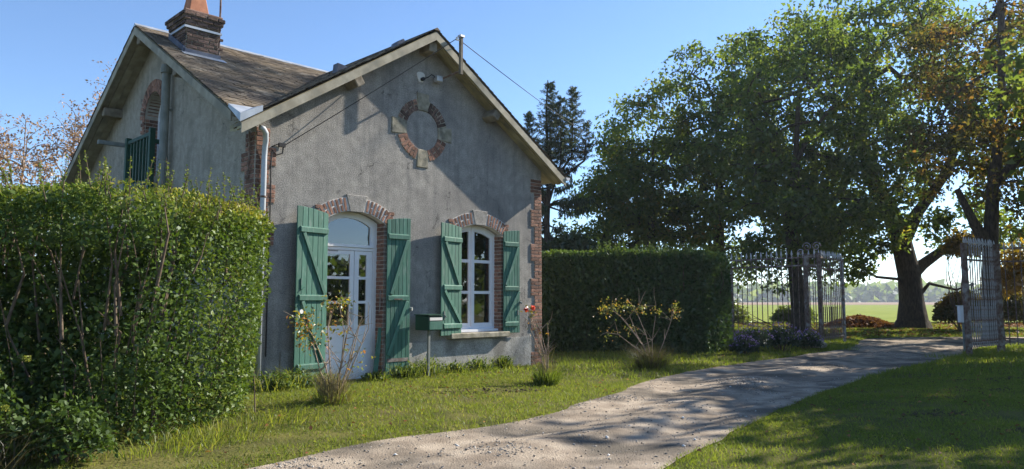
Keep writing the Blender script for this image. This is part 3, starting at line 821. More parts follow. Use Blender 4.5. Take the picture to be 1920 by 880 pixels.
m = MB(); m.prism([(cu0-0.06,cv0-0.06,6.806),(cu1+0.06,cv0-0.06,6.806),(cu1+0.06,cv1+0.06,6.806),(cu0-0.06,cv1+0.06,6.806)], (0,0,0.05)); m.build('crown', M['brick_dark'], ch, bevel=0.015)
# square tapering clay pot
cx, cy = (cu0+cu1)/2, (cv0+cv1)/2
m = MB(); a, b = 0.20, 0.12
m.hexa([(cx-a,cy-a,6.852),(cx+a,cy-a,6.852),(cx+a,cy+a,6.852),(cx-a,cy+a,6.852),(cx-b,cy-b,7.36),(cx+b,cy-b,7.36),(cx+b,cy+b,7.36),(cx-b,cy+b,7.36)]); m.build('chimney_pot', M['terracotta'], ch, bevel=0.012)
m = MB()
for a_, b_ in (((cu0-0.05,cv0-0.05),(cu1+0.05,cv0-0.012)), ((cu0-0.05,cv0-0.012),(cu0-0.012,cv1))):
    m.box((a_[0],a_[1],6.50), (b_[0],b_[1],6.54))
m.build('steel_band', M['zinc'], ch)
m = MB(); m.hexa([(cu0-0.03,cv0-0.05,ztop_m(cv0)-0.05),(cu1+0.04,cv0-0.05,ztop_m(cv0)-0.05),(cu1+0.04,cv0-0.012,ztop_m(cv0)-0.02),(cu0-0.03,cv0-0.012,ztop_m(cv0)-0.02),
               (cu0-0.03,cv0-0.05,ztop_m(cv0)+0.07),(cu1+0.04,cv0-0.05,ztop_m(cv0)+0.07),(cu1+0.04,cv0-0.012,ztop_m(cv0)+0.09),(cu0-0.03,cv0-0.012,ztop_m(cv0)+0.09)]); m.build('flashing', M['lead'], ch)
m = MB(); m.hexa([(cu0-0.05,cv0-0.01,ztop_m(cv0)+0.02),(cu0-0.012,cv0-0.01,ztop_m(cv0)+0.02),(cu0-0.012,cv1,ztop_m(cv1)+0.02),(cu0-0.05,cv1,ztop_m(cv1)+0.02),
               (cu0-0.05,cv0-0.01,ztop_m(cv0)+0.12),(cu0-0.012,cv0-0.01,ztop_m(cv0)+0.12),(cu0-0.012,cv1,ztop_m(cv1)+0.14),(cu0-0.05,cv1,ztop_m(cv1)+0.14)]); m.build('flashing', M['lead'], ch)
m = MB(); m.poly([(cu0-0.1,cv0-0.22,ztop_m(cv0-0.22)+0.036),(cu1+0.1,cv0-0.22,ztop_m(cv0-0.22)+0.036),(cu1+0.1,cv0-0.05,ztop_m(cv0-0.05)+0.036),(cu0-0.1,cv0-0.05,ztop_m(cv0-0.05)+0.036)]); m.build('apron', M['zinc'], ch)
# antenna mast strapped to the stack
am = MB().tube([(0.80, 3.35, 6.10), (0.80, 3.35, 7.9)], 0.02, 8).build('antenna_mast', M['rust'], ch)
for zz in (6.36, 6.55):
    MB().bar((cu1, 3.33, zz), (0.86, 3.33, zz), 0.04, 0.05).build('mast_bracket', M['rust'], am)

# ---- downpipe, small pipe
m = MB(); m.tube([(-0.06,-0.24,4.06),(0.0,-0.24,4.05),(0.06,-0.2,4.0),(0.10,-0.13,3.90),(0.11,-0.085,3.80),(0.11,-0.075,3.65),(0.11,-0.075,0.15)], 0.042, 12)
dp = m.build('downpipe', M['pvc'], HB, smooth=True)
for zz in (3.02, 1.6):
    m = MB(); m.tube([(0.11,-0.075,zz),(0.11,-0.075,zz+0.03)], 0.05, 12); m.bar((0.11,-0.07,zz+0.015),(0.11,0.0,zz+0.015),0.03,0.02,(0,0,1)); m.build('pipe_clip', M['rust'], dp)
MB().tube([(-0.05,0.12,4.06),(-0.05,0.10,3.9),(-0.05,0.10,3.55),(-0.05,0.16,3.3)], 0.014, 8).build('rusty_pipe', M['rust'], HB)

# ---- front door
dr = empty('front_door'); dr.parent = HB
x0, x1, z0, zs, r = DOOR
YD = 0.20
TR = 2.31
# fixed frame
m = MB()
m.box((x0, YD, z0), (x0+0.06, YD+0.07, zs)); m.box((x1-0.085, YD, z0), (x1, YD+0.07, zs))
ap = arch_pts(x0, x1, zs, r, 14); ap2 = [(x0 + 0.10 + (p[0]-x0)*(x1-x0-0.20)/(x1-x0), p[1]-0.105) for p in ap]
for i in range(14):
    (a0, a1), (b0, b1) = ap[i], ap[i+1]; (c0, c1), (d0, d1) = ap2[i], ap2[i+1]
    m.hexa([(c0,YD+0.002,c1),(d0,YD+0.002,d1),(d0,YD+0.07,d1),(c0,YD+0.07,c1),(a0,YD+0.002,a1),(b0,YD+0.002,b1),(b0,YD+0.07,b1),(a0,YD+0.07,a1)])
m.box((x0+0.06, YD-0.004, TR), (x1-0.085, YD+0.066, TR+0.05)); m.box((x0+0.06, YD-0.03, TR+0.055), (x1-0.085, YD+0.06, TR+0.10))
m.box((x0+0.06, YD+0.004, TR+0.10), (x0+0.12, YD+0.06, zs-0.05)); m.box((x1-0.145, YD+0.004, TR+0.10), (x1-0.085, YD+0.06, zs-0.05))
m.build('frame', M['white'], dr)
m = MB(); tp = [(x0+0.08, TR+0.10), (x1-0.10, TR+0.10)] + [(p[0], p[1]+0.01) for p in ap2]
m.prism([(p[0], YD+0.03, p[1]) for p in tp], (0, 0.006, 0)); m.build('transom_pane', M['glass'], dr)
def leaf(xa, xb, ga, gb, name):
    rows = [(1.86, 2.24), (1.445, 1.815), (1.03, 1.40)]
    m = MB(); y0, y1 = YD + 0.012, YD + 0.058
    m.box((xa, y0, z0+0.02), (ga, y1, TR-0.006)); m.box((gb, y0, z0+0.02), (xb, y1, TR-0.006))
    zz = [z0+0.02, rows[2][0]], [rows[2][1], rows[1][0]], [rows[1][1], rows[0][0]], [rows[0][1], TR-0.006]
    for a, b in zz: m.box((ga, y0, a), (gb, y1, b))
    o = m.build(name, M['white'], dr)
    MB().box((ga+0.0, y0-0.012, z0+0.12), (gb, y0-0.001, 0.52)).build('panel', M['white'], o, bevel=0.006)
    MB().box((ga+0.0, y0-0.012, 0.58), (gb, y0-0.001, 0.94)).build('panel', M['white'], o, bevel=0.006)
    for a, b in rows: MB().box((ga, y0+0.02, a), (gb, y0+0.026, b)).build('pane', M['glass'], o)
    return o
l1 = leaf(x0+0.065, 1.945, 1.42, 1.865, 'leaf'); l2 = leaf(1.955, x1-0.09, 2.045, 2.20, 'leaf')
m = MB(); m.box((1.89, YD-0.004, 1.10), (1.925, YD+0.012, 1.32)); m.bar((1.907, YD-0.02, 1.25), (1.81, YD-0.045, 1.25), 0.018, 0.018); m.tube([(1.907,YD,1.25),(1.907,YD-0.04,1.25)], 0.01, 8); m.build('handle', M['steel'], l1)
m = MB()
for i in range(7): m.box((1.42 + i*0.03, YD+0.006, 2.285), (1.442 + i*0.03, YD+0.012, 2.295))
m.build('vent_slots', M['black'], l1)
MB().box((x0-0.02, 0.0, 0.0), (x1+0.02, 0.33, 0.115)).build('doorstep', M['stone'], dr)
# dim room behind the glass
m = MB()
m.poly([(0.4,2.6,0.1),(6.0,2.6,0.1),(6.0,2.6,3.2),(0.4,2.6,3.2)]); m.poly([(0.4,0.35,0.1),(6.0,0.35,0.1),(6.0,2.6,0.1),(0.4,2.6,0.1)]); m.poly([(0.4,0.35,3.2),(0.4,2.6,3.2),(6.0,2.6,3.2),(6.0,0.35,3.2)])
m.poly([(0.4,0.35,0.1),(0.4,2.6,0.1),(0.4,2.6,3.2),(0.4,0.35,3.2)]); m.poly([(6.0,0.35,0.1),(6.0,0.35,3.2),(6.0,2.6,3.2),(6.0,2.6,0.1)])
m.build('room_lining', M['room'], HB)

# ---- window
wi = empty('window'); wi.parent = HB
x0, x1, z0, zs, r = WIN
YW = 0.19
m = MB()
m.box((x0, YW, z0+0.05), (x0+0.05, YW+0.07, zs)); m.box((x1-0.05, YW, z0+0.05), (x1, YW+0.07, zs)); m.box((x0+0.05, YW-0.006, z0+0.05), (x1-0.05, YW+0.066, z0+0.10))
ap = arch_pts(x0, x1, zs, r, 14); ap2 = [(x0+0.05 + (p[0]-x0)*(x1-x0-0.10)/(x1-x0), p[1]-0.055) for p in ap]
for i in range(14):
    (a0, a1), (b0, b1) = ap[i], ap[i+1]; (c0, c1), (d0, d1) = ap2[i], ap2[i+1]
    m.hexa([(c0,YW+0.002,c1),(d0,YW+0.002,d1),(d0,YW+0.07,d1),(c0,YW+0.07,c1),(a0,YW+0.002,a1),(b0,YW+0.002,b1),(b0,YW+0.07,b1),(a0,YW+0.07,a1)])
m.build('frame', M['white'], wi)
MB().box((x0, YW-0.12, z0+0.005), (x1, YW+0.06, z0+0.05)).build('inner_sill', M['white'], wi)
xc = (x0+x1)/2 - 0.03
def top_at(x):
    w = (x1-x0)/2 - 0.05; rr = r; R = (w*w+rr*rr)/(2*rr); return zs - 0.055 + rr - R + math.sqrt(max(R*R - (x-(x0+x1)/2)**2, 0))
def sash(xa, xb):
    y0, y1 = YW+0.008, YW+0.055; fw = 0.075
    rows = [z0+0.10, 1.01, 1.585, 1.64, 2.20, 2.26]
    m = MB()
    m.hexa([(xa,y0,rows[0]),(xa+fw,y0,rows[0]),(xa+fw,y1,rows[0]),(xa,y1,rows[0]),(xa,y0,top_at(xa)),(xa+fw,y0,top_at(xa+fw)),(xa+fw,y1,top_at(xa+fw)),(xa,y1,top_at(xa))])
    m.hexa([(xb-fw,y0,rows[0]),(xb,y0,rows[0]),(xb,y1,rows[0]),(xb-fw,y1,rows[0]),(xb-fw,y0,top_at(xb-fw)),(xb,y0,top_at(xb)),(xb,y1,top_at(xb)),(xb-fw,y1,top_at(xb-fw))])
    m.box((xa+fw,y0,rows[0]), (xb-fw,y1,rows[1]))
    m.box((xa+fw,y0+0.004,rows[2]), (xb-fw,y1,rows[3])); m.box((xa+fw,y0+0.004,rows[4]), (xb-fw,y1,rows[5]))
    n = 5
    for i in range(n):
        p = xa+fw + (xb-xa-2*fw)*i/n; q = xa+fw + (xb-xa-2*fw)*(i+1)/n
        m.hexa([(p,y0,top_at(p)-0.075),(q,y0,top_at(q)-0.075),(q,y1,top_at(q)-0.075),(p,y1,top_at(p)-0.075),(p,y0,top_at(p)),(q,y0,top_at(q)),(q,y1,top_at(q)),(p,y1,top_at(p))])
    o = m.build('sash', M['white'], wi)
    MB().box((xa+fw,y0+0.02,rows[1]), (xb-fw,y0+0.026,rows[2])).build('pane', M['glass'], o)
    MB().box((xa+fw,y0+0.02,rows[3]), (xb-fw,y0+0.026,rows[4])).build('pane', M['glass'], o)
    xs_ = [xa+fw + (xb-xa-2*fw)*i/n for i in range(n+1)]
    m = MB(); m.prism([(xa+fw,y0+0.02,rows[5]),(xb-fw,y0+0.02,rows[5])] + [(p,y0+0.02,top_at(p)-0.06) for p in reversed(xs_)], (0,0.006,0)); m.build('pane', M['glass'], o)
    return o
sash(x0+0.055, xc-0.003); sash(xc+0.003, x1-0.055)
MB().box((xc-0.02, YW-0.01, z0+0.10), (xc+0.02, YW+0.006, top_at(xc)-0.01)).build('astragal', M['white'], wi)
m = MB()
for i in range(14):
    a, b = 4.2 + i*0.07, 4.2 + (i+1)*0.07
    if 4.45 < a < 4.75: continue
    m.poly([(a, 0.50 + 0.03*(i % 2), 1.0), (b, 0.50 + 0.03*((i+1) % 2), 1.0), (b, 0.50 + 0.03*((i+1) % 2), 1.75), (a, 0.50 + 0.03*(i % 2), 1.75)])
m.build('curtain', M['curtain'], wi)
m = MB(); m.box((3.86, -0.15, 0.735), (5.40, 0.18, 0.835)); sl = m.build('sill', M['stone'], wi, bevel=0.012)

# ---- shutters
def shutter(hinge_x, width, z0, z1_hinge, z1_free, side, ang, nb, battens, braces, extra=None):
    """side -1: opens to the left of the hinge, +1 right; ang = degrees off the wall"""
    sh = empty('shutter', (hinge_x, -0.045, 0)); sh.parent = HB
    sh.rotation_euler = (0, 0, math.radians(-ang) * (-side) * -1 if False else math.radians(ang) * (1 if side < 0 else -1))
    bw = width / nb; T = 0.026
    for i in range(nb):
        a, b = i*bw, (i+1)*bw - 0.005
        f0, f1 = a/width, b/width
        arc = lambda f: z1_hinge + (z1_free - z1_hinge) * (1 - (1-f)**1.8)
        zz0 = z0 + random.uniform(0, 0.006)
        m = MB(); xa, xb = side*a, side*b
        m.hexa([(xa,-T,zz0),(xb,-T,zz0),(xb,0,zz0),(xa,0,zz0),(xa,-T,arc(f0)),(xb,-T,arc(f1)),(xb,0,arc(f1)),(xa,0,arc(f0))])
        m.build('board', M['green'], sh, bevel=0.004)
    for bz in battens:
        a, b = side*0.012, side*(width - 0.055)
        m = MB(); m.hexa([(a,-T-0.034,bz-0.048),(b,-T-0.034,bz-0.048),(b,-T-0.001,bz-0.048),(a,-T-0.001,bz-0.048),(a,-T-0.034,bz+0.030),(b,-T-0.034,bz+0.030),(b,-T-0.001,bz+0.048),(a,-T-0.001,bz+0.048)])
        m.build('batten', M['green'], sh, bevel=0.004)
    for (fa, za), (fb, zb) in braces:
        m = MB(); m.bar((side*fa*width, -T-0.017, za), (side*fb*width, -T-0.017, zb), 0.062, 0.030, (0,-1,0)); m.build('brace', M['green'], sh, bevel=0.004)
    return sh
# door shutters (free edge away from the opening)
DB = (2.58, 1.50, 0.42)
s1 = shutter(1.255, 0.62, 0.13, 2.865, 2.945, -1, 9, 6, DB, [((0.80,2.52),(0.10,1.56)), ((0.80,1.44),(0.10,0.48))])
m = MB(); m.tube([(-0.53,-0.03,1.28),(-0.53,-0.07,1.28)], 0.035, 10); m.build('stay_knob', M['porcelain'], s1)
m = MB(); m.bar((-0.52,-0.035,1.62),(-0.52,-0.035,1.80),0.016,0.016); m.bar((-0.52,-0.05,1.62),(-0.46,-0.05,1.66),0.014,0.014); m.build('latch', M['green'], s1)
s2 = shutter(2.44, 0.49, 0.16, 2.865, 2.92, 1, 3, 6, DB[:2], [((0.84,2.52),(0.16,1.56)), ((0.84,1.44),(0.06,0.50))])
m = MB(); m.bar((0.02,-0.03,0.42),(0.46,-0.03,0.42),0.06,0.006); m.build('rust_strip', M['rust'], s2)
m = MB(); m.bar((0.13,-0.062,1.475),(0.30,-0.062,1.475),0.02,0.012); m.build('latch', M['rust'], s2)
m = MB(); m.tube([(0.495,-0.02,1.30),(0.52,-0.05,1.30)], 0.035, 8); m.build('stay_knob', M['castiron'], s2)
# window shutters
WB = (2.60, 1.70, 0.985)
s3 = shutter(4.16, 0.585, 0.80, 2.845, 2.90, -1, 9, 6, WB, [((0.82,2.54),(0.14,1.76)), ((0.86,1.64),(0.06,1.04))])
m = MB(); m.bar((-0.50,-0.035,1.10),(-0.50,-0.035,1.26),0.02,0.016); m.tube([(-0.50,-0.03,1.2),(-0.47,-0.06,1.14)], 0.012, 6); m.build('latch', M['castiron'], s3)
s4 = shutter(5.295, 0.445, 0.80, 2.84, 2.89, 1, 3, 6, WB, [((0.86,2.54),(0.10,1.76)), ((0.92,1.64),(0.06,1.04))])
m = MB(); m.tube([(0.43,-0.03,1.42),(0.47,-0.055,1.40)], 0.022, 8); m.bar((0.38,-0.035,1.16),(0.38,-0.035,1.26),0.02,0.016); m.build('latch', M['castiron'], s4)
# loose green plank leaning in the door reveal and door hook
lp = MB().bar((2.30, 0.06, 0.12), (2.385, 0.02, 0.98), 0.09, 0.02, (0,-1,0)).build('leaning_plank', M['green'])
lp.location = (AX, AY, 0); lp.rotation_euler = (0, 0, math.pi/2 - TH)
tag(lp, 'narrow green wooden plank leaning against the brick reveal of the front door', 'plank')
MB().tube([(2.40,0.05,1.62),(2.37,0.03,1.60),(2.36,0.02,1.35),(2.345,0.02,1.25)], 0.008, 6).build('door_hook', M['castiron'], HB)

# ---- electrical fittings high on the gable
m = MB(); pts = [(3.18 + 0.085*math.cos(t)*(1 + 0.25*math.sin(3*t)), 0.0, 5.60 + 0.12*math.sin(t)*(1+0.2*math.cos(2*t))) for t in np.linspace(0, 2*math.pi, 14, endpoint=False)]
m.prism(pts, (0, -0.012, 0)); m.build('plaster_patch', M['plaster_patch'], HB)
m = MB(); m.tube([(3.20,-0.012,5.56),(3.20,-0.07,5.56)], 0.035, 10); m.tube([(3.20,-0.06,5.56),(3.28,-0.10,5.60),(3.36,-0.10,5.67),(3.44,-0.08,5.66),(3.50,-0.05,5.62)], 0.01, 6); m.build('cable_entry', M['black'], HB)
fl = MB().box((3.46,-0.16,5.55), (3.60,-0.03,5.68)).build('floodlight', M['steel'], HB, bevel=0.02)
MB().tube([(3.53,-0.03,5.61),(3.53,0.0,5.61)], 0.03, 10).build('mount', M['steel'], fl)
br = empty('cable_bracket'); br.parent = HB
MB().tube([(3.56,0.0,5.60),(3.66,-0.25,5.68),(3.735,-0.50,5.735)], 0.02, 8).build('arm', M['rust'], br)
MB().box((3.705,-0.53,5.66), (3.765,-0.47,6.40)).build('upright', M['oldwood'], br, bevel=0.005)
MB().box((3.69,-0.545,6.38), (3.79,-0.455,6.42)).build('cap', M['steel'], br)
m = MB(); m.tube([(3.70,-0.50,6.31),(3.64,-0.50,6.31),(3.63,-0.50,6.33)], 0.012, 6); m.tube([(3.635,-0.5,6.30),(3.635,-0.5,6.36)], 0.025, 8); m.build('insulator', M['porcelain'], br)
m = MB(); m.box((0.36,-0.06,3.86),(0.47,-0.02,3.92)); m.tube([(0.36,-0.05,3.90),(0.28,-0.03,3.86),(0.26,0.0,3.84)], 0.008, 6); m.build('cable_anchor', M['black'], HB)
# service cable: far pole -> bracket -> anchor -> down the wall
pa = hw(3.63, -0.5, 6.33); pb = hw(0.47, -0.045, 3.9)
pc = hw(3.75, -0.5, 6.30); pd = Vector((7.0, 41.0, 9.3))
def sag(p, q, s, n=16):
    return [p.lerp(q, i/n) - Vector((0, 0, s*4*(i/n)*(1-i/n))) for i in range(n+1)]
m = MB(); m.tube(sag(pa, pb, 0.02), 0.008, 6); m.tube(sag(pc, pd, 0.25, 24), 0.008, 6)
m.tube([pa, pc], 0.010, 6)
m.tube([hw(0.44,-0.04,3.86), hw(0.43,-0.03,3.76), hw(0.33,-0.03,3.72), hw(0.26,-0.02,3.80), hw(0.25,-0.02,3.5), hw(0.262,-0.02,3.1), hw(0.25,-0.026,2.2), hw(0.252,-0.03,0.6)], 0.011, 6)
tag(m.build('service_cable', M['black']), 'thin black overhead cable from the trees to the gable bracket and down the wall', 'cable')
up = MB().tube([(7.0,41.0,0), (7.0,41.0,9.6)], [0.16, 0.11], 10).build('utility_pole', M['oldwood'])
tag(up, 'wooden utility pole among the trees carrying the overhead cable', 'pole')

# ---- mailbox on its post
mbx = empty('mailbox', hw(3.13, -0.38, 0.1), math.pi/2 - TH)
tag(mbx, 'dark green metal mailbox on a post between door and window', 'mailbox')
m = MB(); m.hexa([(-0.16,-0.19,0.83),(0.16,-0.19,0.83),(0.16,0.19,0.83),(-0.16,0.19,0.83),(-0.16,-0.19,1.075),(0.16,-0.19,1.075),(0.16,0.19,1.095),(-0.16,0.19,1.095)]); m.build('body', M['green_dark'], mbx, bevel=0.008)
MB().box((-0.175,-0.215,1.092), (0.175,0.20,1.108)).build('lid', M['green_dark'], mbx)
MB().box((-0.145,-0.200,0.845), (0.145,-0.191,0.985)).build('flap', M['green'], mbx, bevel=0.003)
MB().box((-0.14,-0.203,1.005), (0.14,-0.191,1.055)).build('letter_slot', M['paper'], mbx)
MB().box((-0.02,-0.02,-0.2), (0.02,0.02,0.83)).build('post', M['castiron'], mbx)
#@@PART2
# ------------------------------------------------------------------ vegetation helpers
def unit(a):
    return a / (np.linalg.norm(a, axis=-1, keepdims=True) + 1e-9)
def rand_dirs(n):
    return unit(RNG.normal(size=(n, 3)))
def leaf_mesh(name, P, size, tint, axis=None, nrm=None, asp=0.55, fold=0.18):
    """one bent quad for each leaf; P base points, axis leaf direction, nrm face normal"""
    n = len(P)
    size = np.broadcast_to(np.asarray(size, float), (n,))[:, None]
    a = rand_dirs(n) if axis is None else unit(axis)
    nn = rand_dirs(n) if nrm is None else nrm
    b = unit(np.cross(nn, a)); c = np.cross(a, b)
    V = np.empty((n, 4, 3))
    V[:, 0] = P
    V[:, 1] = P + a*size*0.45 + b*size*asp*0.5 + c*size*fold
    V[:, 2] = P + a*size - c*size*0.10
    V[:, 3] = P + a*size*0.45 - b*size*asp*0.5 + c*size*fold
    F = np.arange(n*4).reshape(n, 4)
    return np_mesh(name, V.reshape(-1, 3), F, tint)
def blade_mesh(name, P, h, lean, wd, tint, two=False):
    n = len(P)
    h = np.broadcast_to(h, (n,))[:, None]; wd = np.broadcast_to(wd, (n,))[:, None]
    t = RNG.uniform(0, 2*np.pi, n); side = np.stack([np.cos(t), np.sin(t), 0*t], -1)
    l2 = np.c_[lean, np.zeros(n)]
    if not two:
        V = np.empty((n, 3, 3)); V[:,0] = P - side*wd/2; V[:,1] = P + side*wd/2; V[:,2] = P + l2*h + np.array([0,0,1.0])*h
        return np_mesh(name, V.reshape(-1,3), np.arange(n*3).reshape(n,3), tint)
    up = np.array([0,0,1.0])
    V = np.empty((n, 5, 3)); V[:,0] = P - side*wd/2; V[:,1] = P + side*wd/2
    mid = P + l2*h*0.35 + up*h*0.62; V[:,2] = mid + side*wd*0.4; V[:,3] = mid - side*wd*0.4
    V[:,4] = P + l2*h*1.1 + up*h*0.92
    k = (np.arange(n)*5)[:,None]
    F = np.vstack([k+np.array([[0,1,2]]), k+np.array([[0,2,3]]), k+np.array([[3,2,4]])])
    return np_mesh(name, V.reshape(-1,3), F, np.tile(tint, 3))
def merge(parts):
    """parts: list of (V,F) arrays with equal face size"""
    V=[];F=[];o=0
    for v,f in parts:
        V.append(v);F.append(f+o);o+=len(v)
    return np.vstack(V),np.vstack(F)
def skeleton_mesh(name, nodes, par, rad, sides=6):
    """a frustum for each node-parent edge"""
    nodes = np.array(nodes, float); par = np.array(par); rad = np.array(rad, float)
    e = np.where(par >= 0)[0]; p = nodes[par[e]]; q = nodes[e]; d = unit(q - p)
    a = np.where(np.abs(d[:, 2:3]) < 0.9, np.array([[0,0,1.0]]), np.array([[1.0,0,0]]))
    s = unit(np.cross(d, a)); c = np.cross(d, s)
    t = np.arange(sides)*2*np.pi/sides
    ring = (np.cos(t)[None,:,None]*s[:,None,:] + np.sin(t)[None,:,None]*c[:,None,:])
    r0 = np.minimum(rad[par[e]], rad[e]*1.6)[:,None,None]; r1 = rad[e][:,None,None]
    q2 = q + d*rad[e][:,None]*0.3
    V = np.concatenate([p[:,None,:] + ring*r0, q2[:,None,:] + ring*r1], axis=1)
    k = (np.arange(len(e))*2*sides)[:,None]
    F = np.vstack([k + np.array([[i, (i+1) % sides, sides+(i+1) % sides, sides+i]]) for i in range(sides)])
    me = np_mesh(name, V.reshape(-1,3), F); me.polygons.foreach_set('use_smooth', [True]*len(me.polygons))
    return me
class Skel:
    def __init__(self):
        self.n=[]; self.p=[]; self.fix={}
    def path(self, pts, start=-1, r=None):
        ids=[]; cur=start
        for i,q in enumerate(pts):
            self.n.append(np.array(q,float)); self.p.append(cur); cur=len(self.n)-1; ids.append(cur)
            if r is not None: self.fix[cur]=r[i]
        return ids
    def near(self, q, lo=0.0, up=0.5):
        N=np.array(self.n); d=q-N
        cost=np.linalg.norm(d,axis=1)+np.maximum(0,-d[:,2]+(0.45*np.hypot(d[:,0],d[:,1]) if up>2 else 0))*up+ (N[:,2]<lo)*100
        return int(np.argmin(cost))
    def grow(self, q, lo=0.0, jit=0.12, up=0.7, seg=3):
        k=self.near(q,lo,up); a=self.n[k]; L=np.linalg.norm(q-a)
        pts=[]
        for i in range(1,seg+1):
            t=i/seg; w=a*(1-t)+q*t+np.array([0,0,math.sin(t*math.pi)*L*0.08])
            if i<seg: w=w+RNG.normal(size=3)*L*jit*0.5
            pts.append(w)
        return self.path(pts,k)
    def radii(self, tip=0.02, ex=0.47):
        n=len(self.n); cnt=np.zeros(n); ch=np.zeros(n)
        for i in range(n):
            if self.p[i]>=0: ch[self.p[i]]+=1
        cnt[ch==0]=1
        for i in range(n-1,-1,-1):
            if self.p[i]>=0: cnt[self.p[i]]+=cnt[i]
        r=tip*np.power(np.maximum(cnt,1),ex)
        for k,v in self.fix.items(): r[k]=v
        return r
def make_tree(name, label, cat, group, base, trunk, trunk_r, blobs, nclump, nleaf, lsize, mat_leaf, tint=(0.0,0.8), clump_r=0.9, limbs=(), lo=2.0, tip=0.018, bark='bark', droop=0.35, tsel=None, flat=0.7, jit=0.12, up=0.7):
    """trunk: polyline relative to base; blobs: crown ellipsoids (cx,cy,cz,rx,ry,rz,weight) relative to base"""
    t=empty(name,(base[0],base[1],base[2])); tag(t,label,cat,group)
    sk=Skel(); ids=sk.path(trunk,-1,trunk_r)
    for st,pts,rr in limbs: sk.path(pts,ids[st],rr)
    ws=np.array([b[6] for b in blobs],float); ws/=ws.sum()
    C=[]
    for k in RNG.choice(len(blobs),nclump,p=ws):
        b=blobs[k]; d=rand_dirs(1)[0]; r=RNG.uniform(0.35,1.0)**0.5
        C.append(np.array(b[:3])+d*np.array(b[3:6])*r*(0.85+0.3*RNG.random()))
    C=[c for c in C if c[2]>lo*0.5]
    C.sort(key=lambda c: np.linalg.norm(c-np.array(trunk[-1])))
    for c in C: sk.grow(c,lo,jit,up)
    # twigs at the clumps
    me=skeleton_mesh('trunk',sk.n,sk.p,sk.radii(tip),8)
    link('trunk',me,M[bark],t)
    C=np.array(C); n=nleaf
    which=RNG.integers(0,len(C),n)
    cr=clump_r*(0.6+0.8*RNG.random(len(C)))
    d=rand_dirs(n)*(RNG.random(n)**0.45)[:,None]
    P=C[which]+d*np.array([1,1,flat])*cr[which][:,None]
    ax=rand_dirs(n)+np.array([0,0,-droop])+d*0.6
    nr=rand_dirs(n)*0.9+np.array([0,0,0.9])
    ct=RNG.random(len(C))
    tn=np.clip(tint[0]+(tint[1]-tint[0])*(0.45*ct[which]+0.55*RNG.random(n)),0,1)
    if tsel is not None: tn=tsel(P,tn)
    me=leaf_mesh('crown',P,lsize*(0.6+0.7*RNG.random(n)),tn,ax,nr)
    link('crown',me,M[mat_leaf],t)
    return t

# ------------------------------------------------------------------ grass
def grass_region(name, cond, n, box, hgt, wd, tr, material, label, two=False, dens=None, leanamp=0.9):
    x0,x1,y0,y1=box
    P=np.stack([RNG.uniform(x0,x1,n),RNG.uniform(y0,y1,n)],-1)
    # only where the camera or its surroundings can see
    P=P[(np.abs(P[:,0])<P[:,1]*0.80+1.5)]
    sd=drive_sd(P); k=cond(P,sd); P=P[k]; sd=sd[k]
    z=ground_z(P,sd)-0.004
    m=len(P); pn=n2(P[:,0],P[:,1],0.8,3,6.5); pf=n2(P[:,0],P[:,1],4.0,2,1.5)
    h=hgt*(0.5+0.7*RNG.random(m))*(0.55+1.0*pn)
    tn=np.clip(tr[0]+(tr[1]-tr[0])*(0.35*RNG.random(m)+0.5*(pn-0.2)+0.45*(pf-0.25)),0,1)
    tn=np.where(RNG.random(m)<0.05,np.minimum(1,tn+0.45),tn)
    lean=RNG.normal(size=(m,2))*leanamp*0.6
    me=blade_mesh(name,np.c_[P,z],h,lean,wd*(0.7+0.6*RNG.random(m)),tn,two)
    return tag(link(name,me,material),label,'grass',kind='stuff')
HN=np.array([math.sin(TH),math.cos(TH)]); HV=np.array([-math.cos(TH),math.sin(TH)])
def huv(P):
    q=P-np.array([AX,AY]); return q@HN,q@HV
def lawn_ok(P,sd):
    u,v=huv(P); return (sd>-0.05)&~((u>-0.02)&(u<W+0.02)&(v>-0.01)&(v<D))
bare=lambda P: n2(P[:,0],P[:,1],1.3,3,9.5)
grass_region('lawn_grass',lambda P,sd: lawn_ok(P,sd)&(RNG.random(len(P))<np.clip((0.62-bare(P))*6,0.12,1)),330000,(-9,10,4.4,13.5),0.045,0.009,(0.05,0.98),M['grass'],'short mown grass of the lawns beside the drive')
grass_region('lawn_grass',lambda P,sd: lawn_ok(P,sd)&(P[:,1]>13.5),200000,(-5,24,13.5,42),0.10,0.022,(0.05,0.85),M['grass'],'mown grass further back by the gate and hedge')
# ragged edges along the drive
grass_region('edge_grass',lambda P,sd: (sd>-0.42*np.clip(n2(P[:,0],P[:,1],1.6,3,12.5)*2.6-0.75,0.1,1))&(sd<0.30)&(RNG.random(len(P))<np.clip(0.9-abs(sd-0.04)*2,0.05,1)),120000,(-4,13,4.6,24),0.060,0.009,(0.0,0.85),M['grass'],'longer tufts of grass along both edges of the drive',two=True)
# sparse growth on the drive
grass_region('drive_weeds',lambda P,sd: (sd<-0.15)&(n2(P[:,0],P[:,1],0.9,3,4.5)>0.50)&(RNG.random(len(P))<0.5),90000,(-3,14,5,26),0.030,0.010,(0.0,0.8),M['grass'],'sparse weeds and moss growing in the drive')

P=np.stack([RNG.uniform(-4,11,26000),RNG.uniform(5.5,16,26000)],-1); sd=drive_sd(P); k=lawn_ok(P,sd)&(sd>0.1)&(n2(P[:,0],P[:,1],1.1,3,14.5)>0.50); P=P[k]; n=len(P)
me=leaf_mesh('clover_leaves',np.c_[P,ground_z(P)+0.02+0.03*RNG.random(n)],0.022+0.03*RNG.random(n)**2,RNG.random(n)*0.6,rand_dirs(n)*np.array([1,1,0.3]),np.array([0,0,1.0])+rand_dirs(n)*0.4,0.8)
tag(link('clover_leaves',me,M['grass']),'patches of clover and broad leaved weeds in the lawns','clover',kind='stuff')
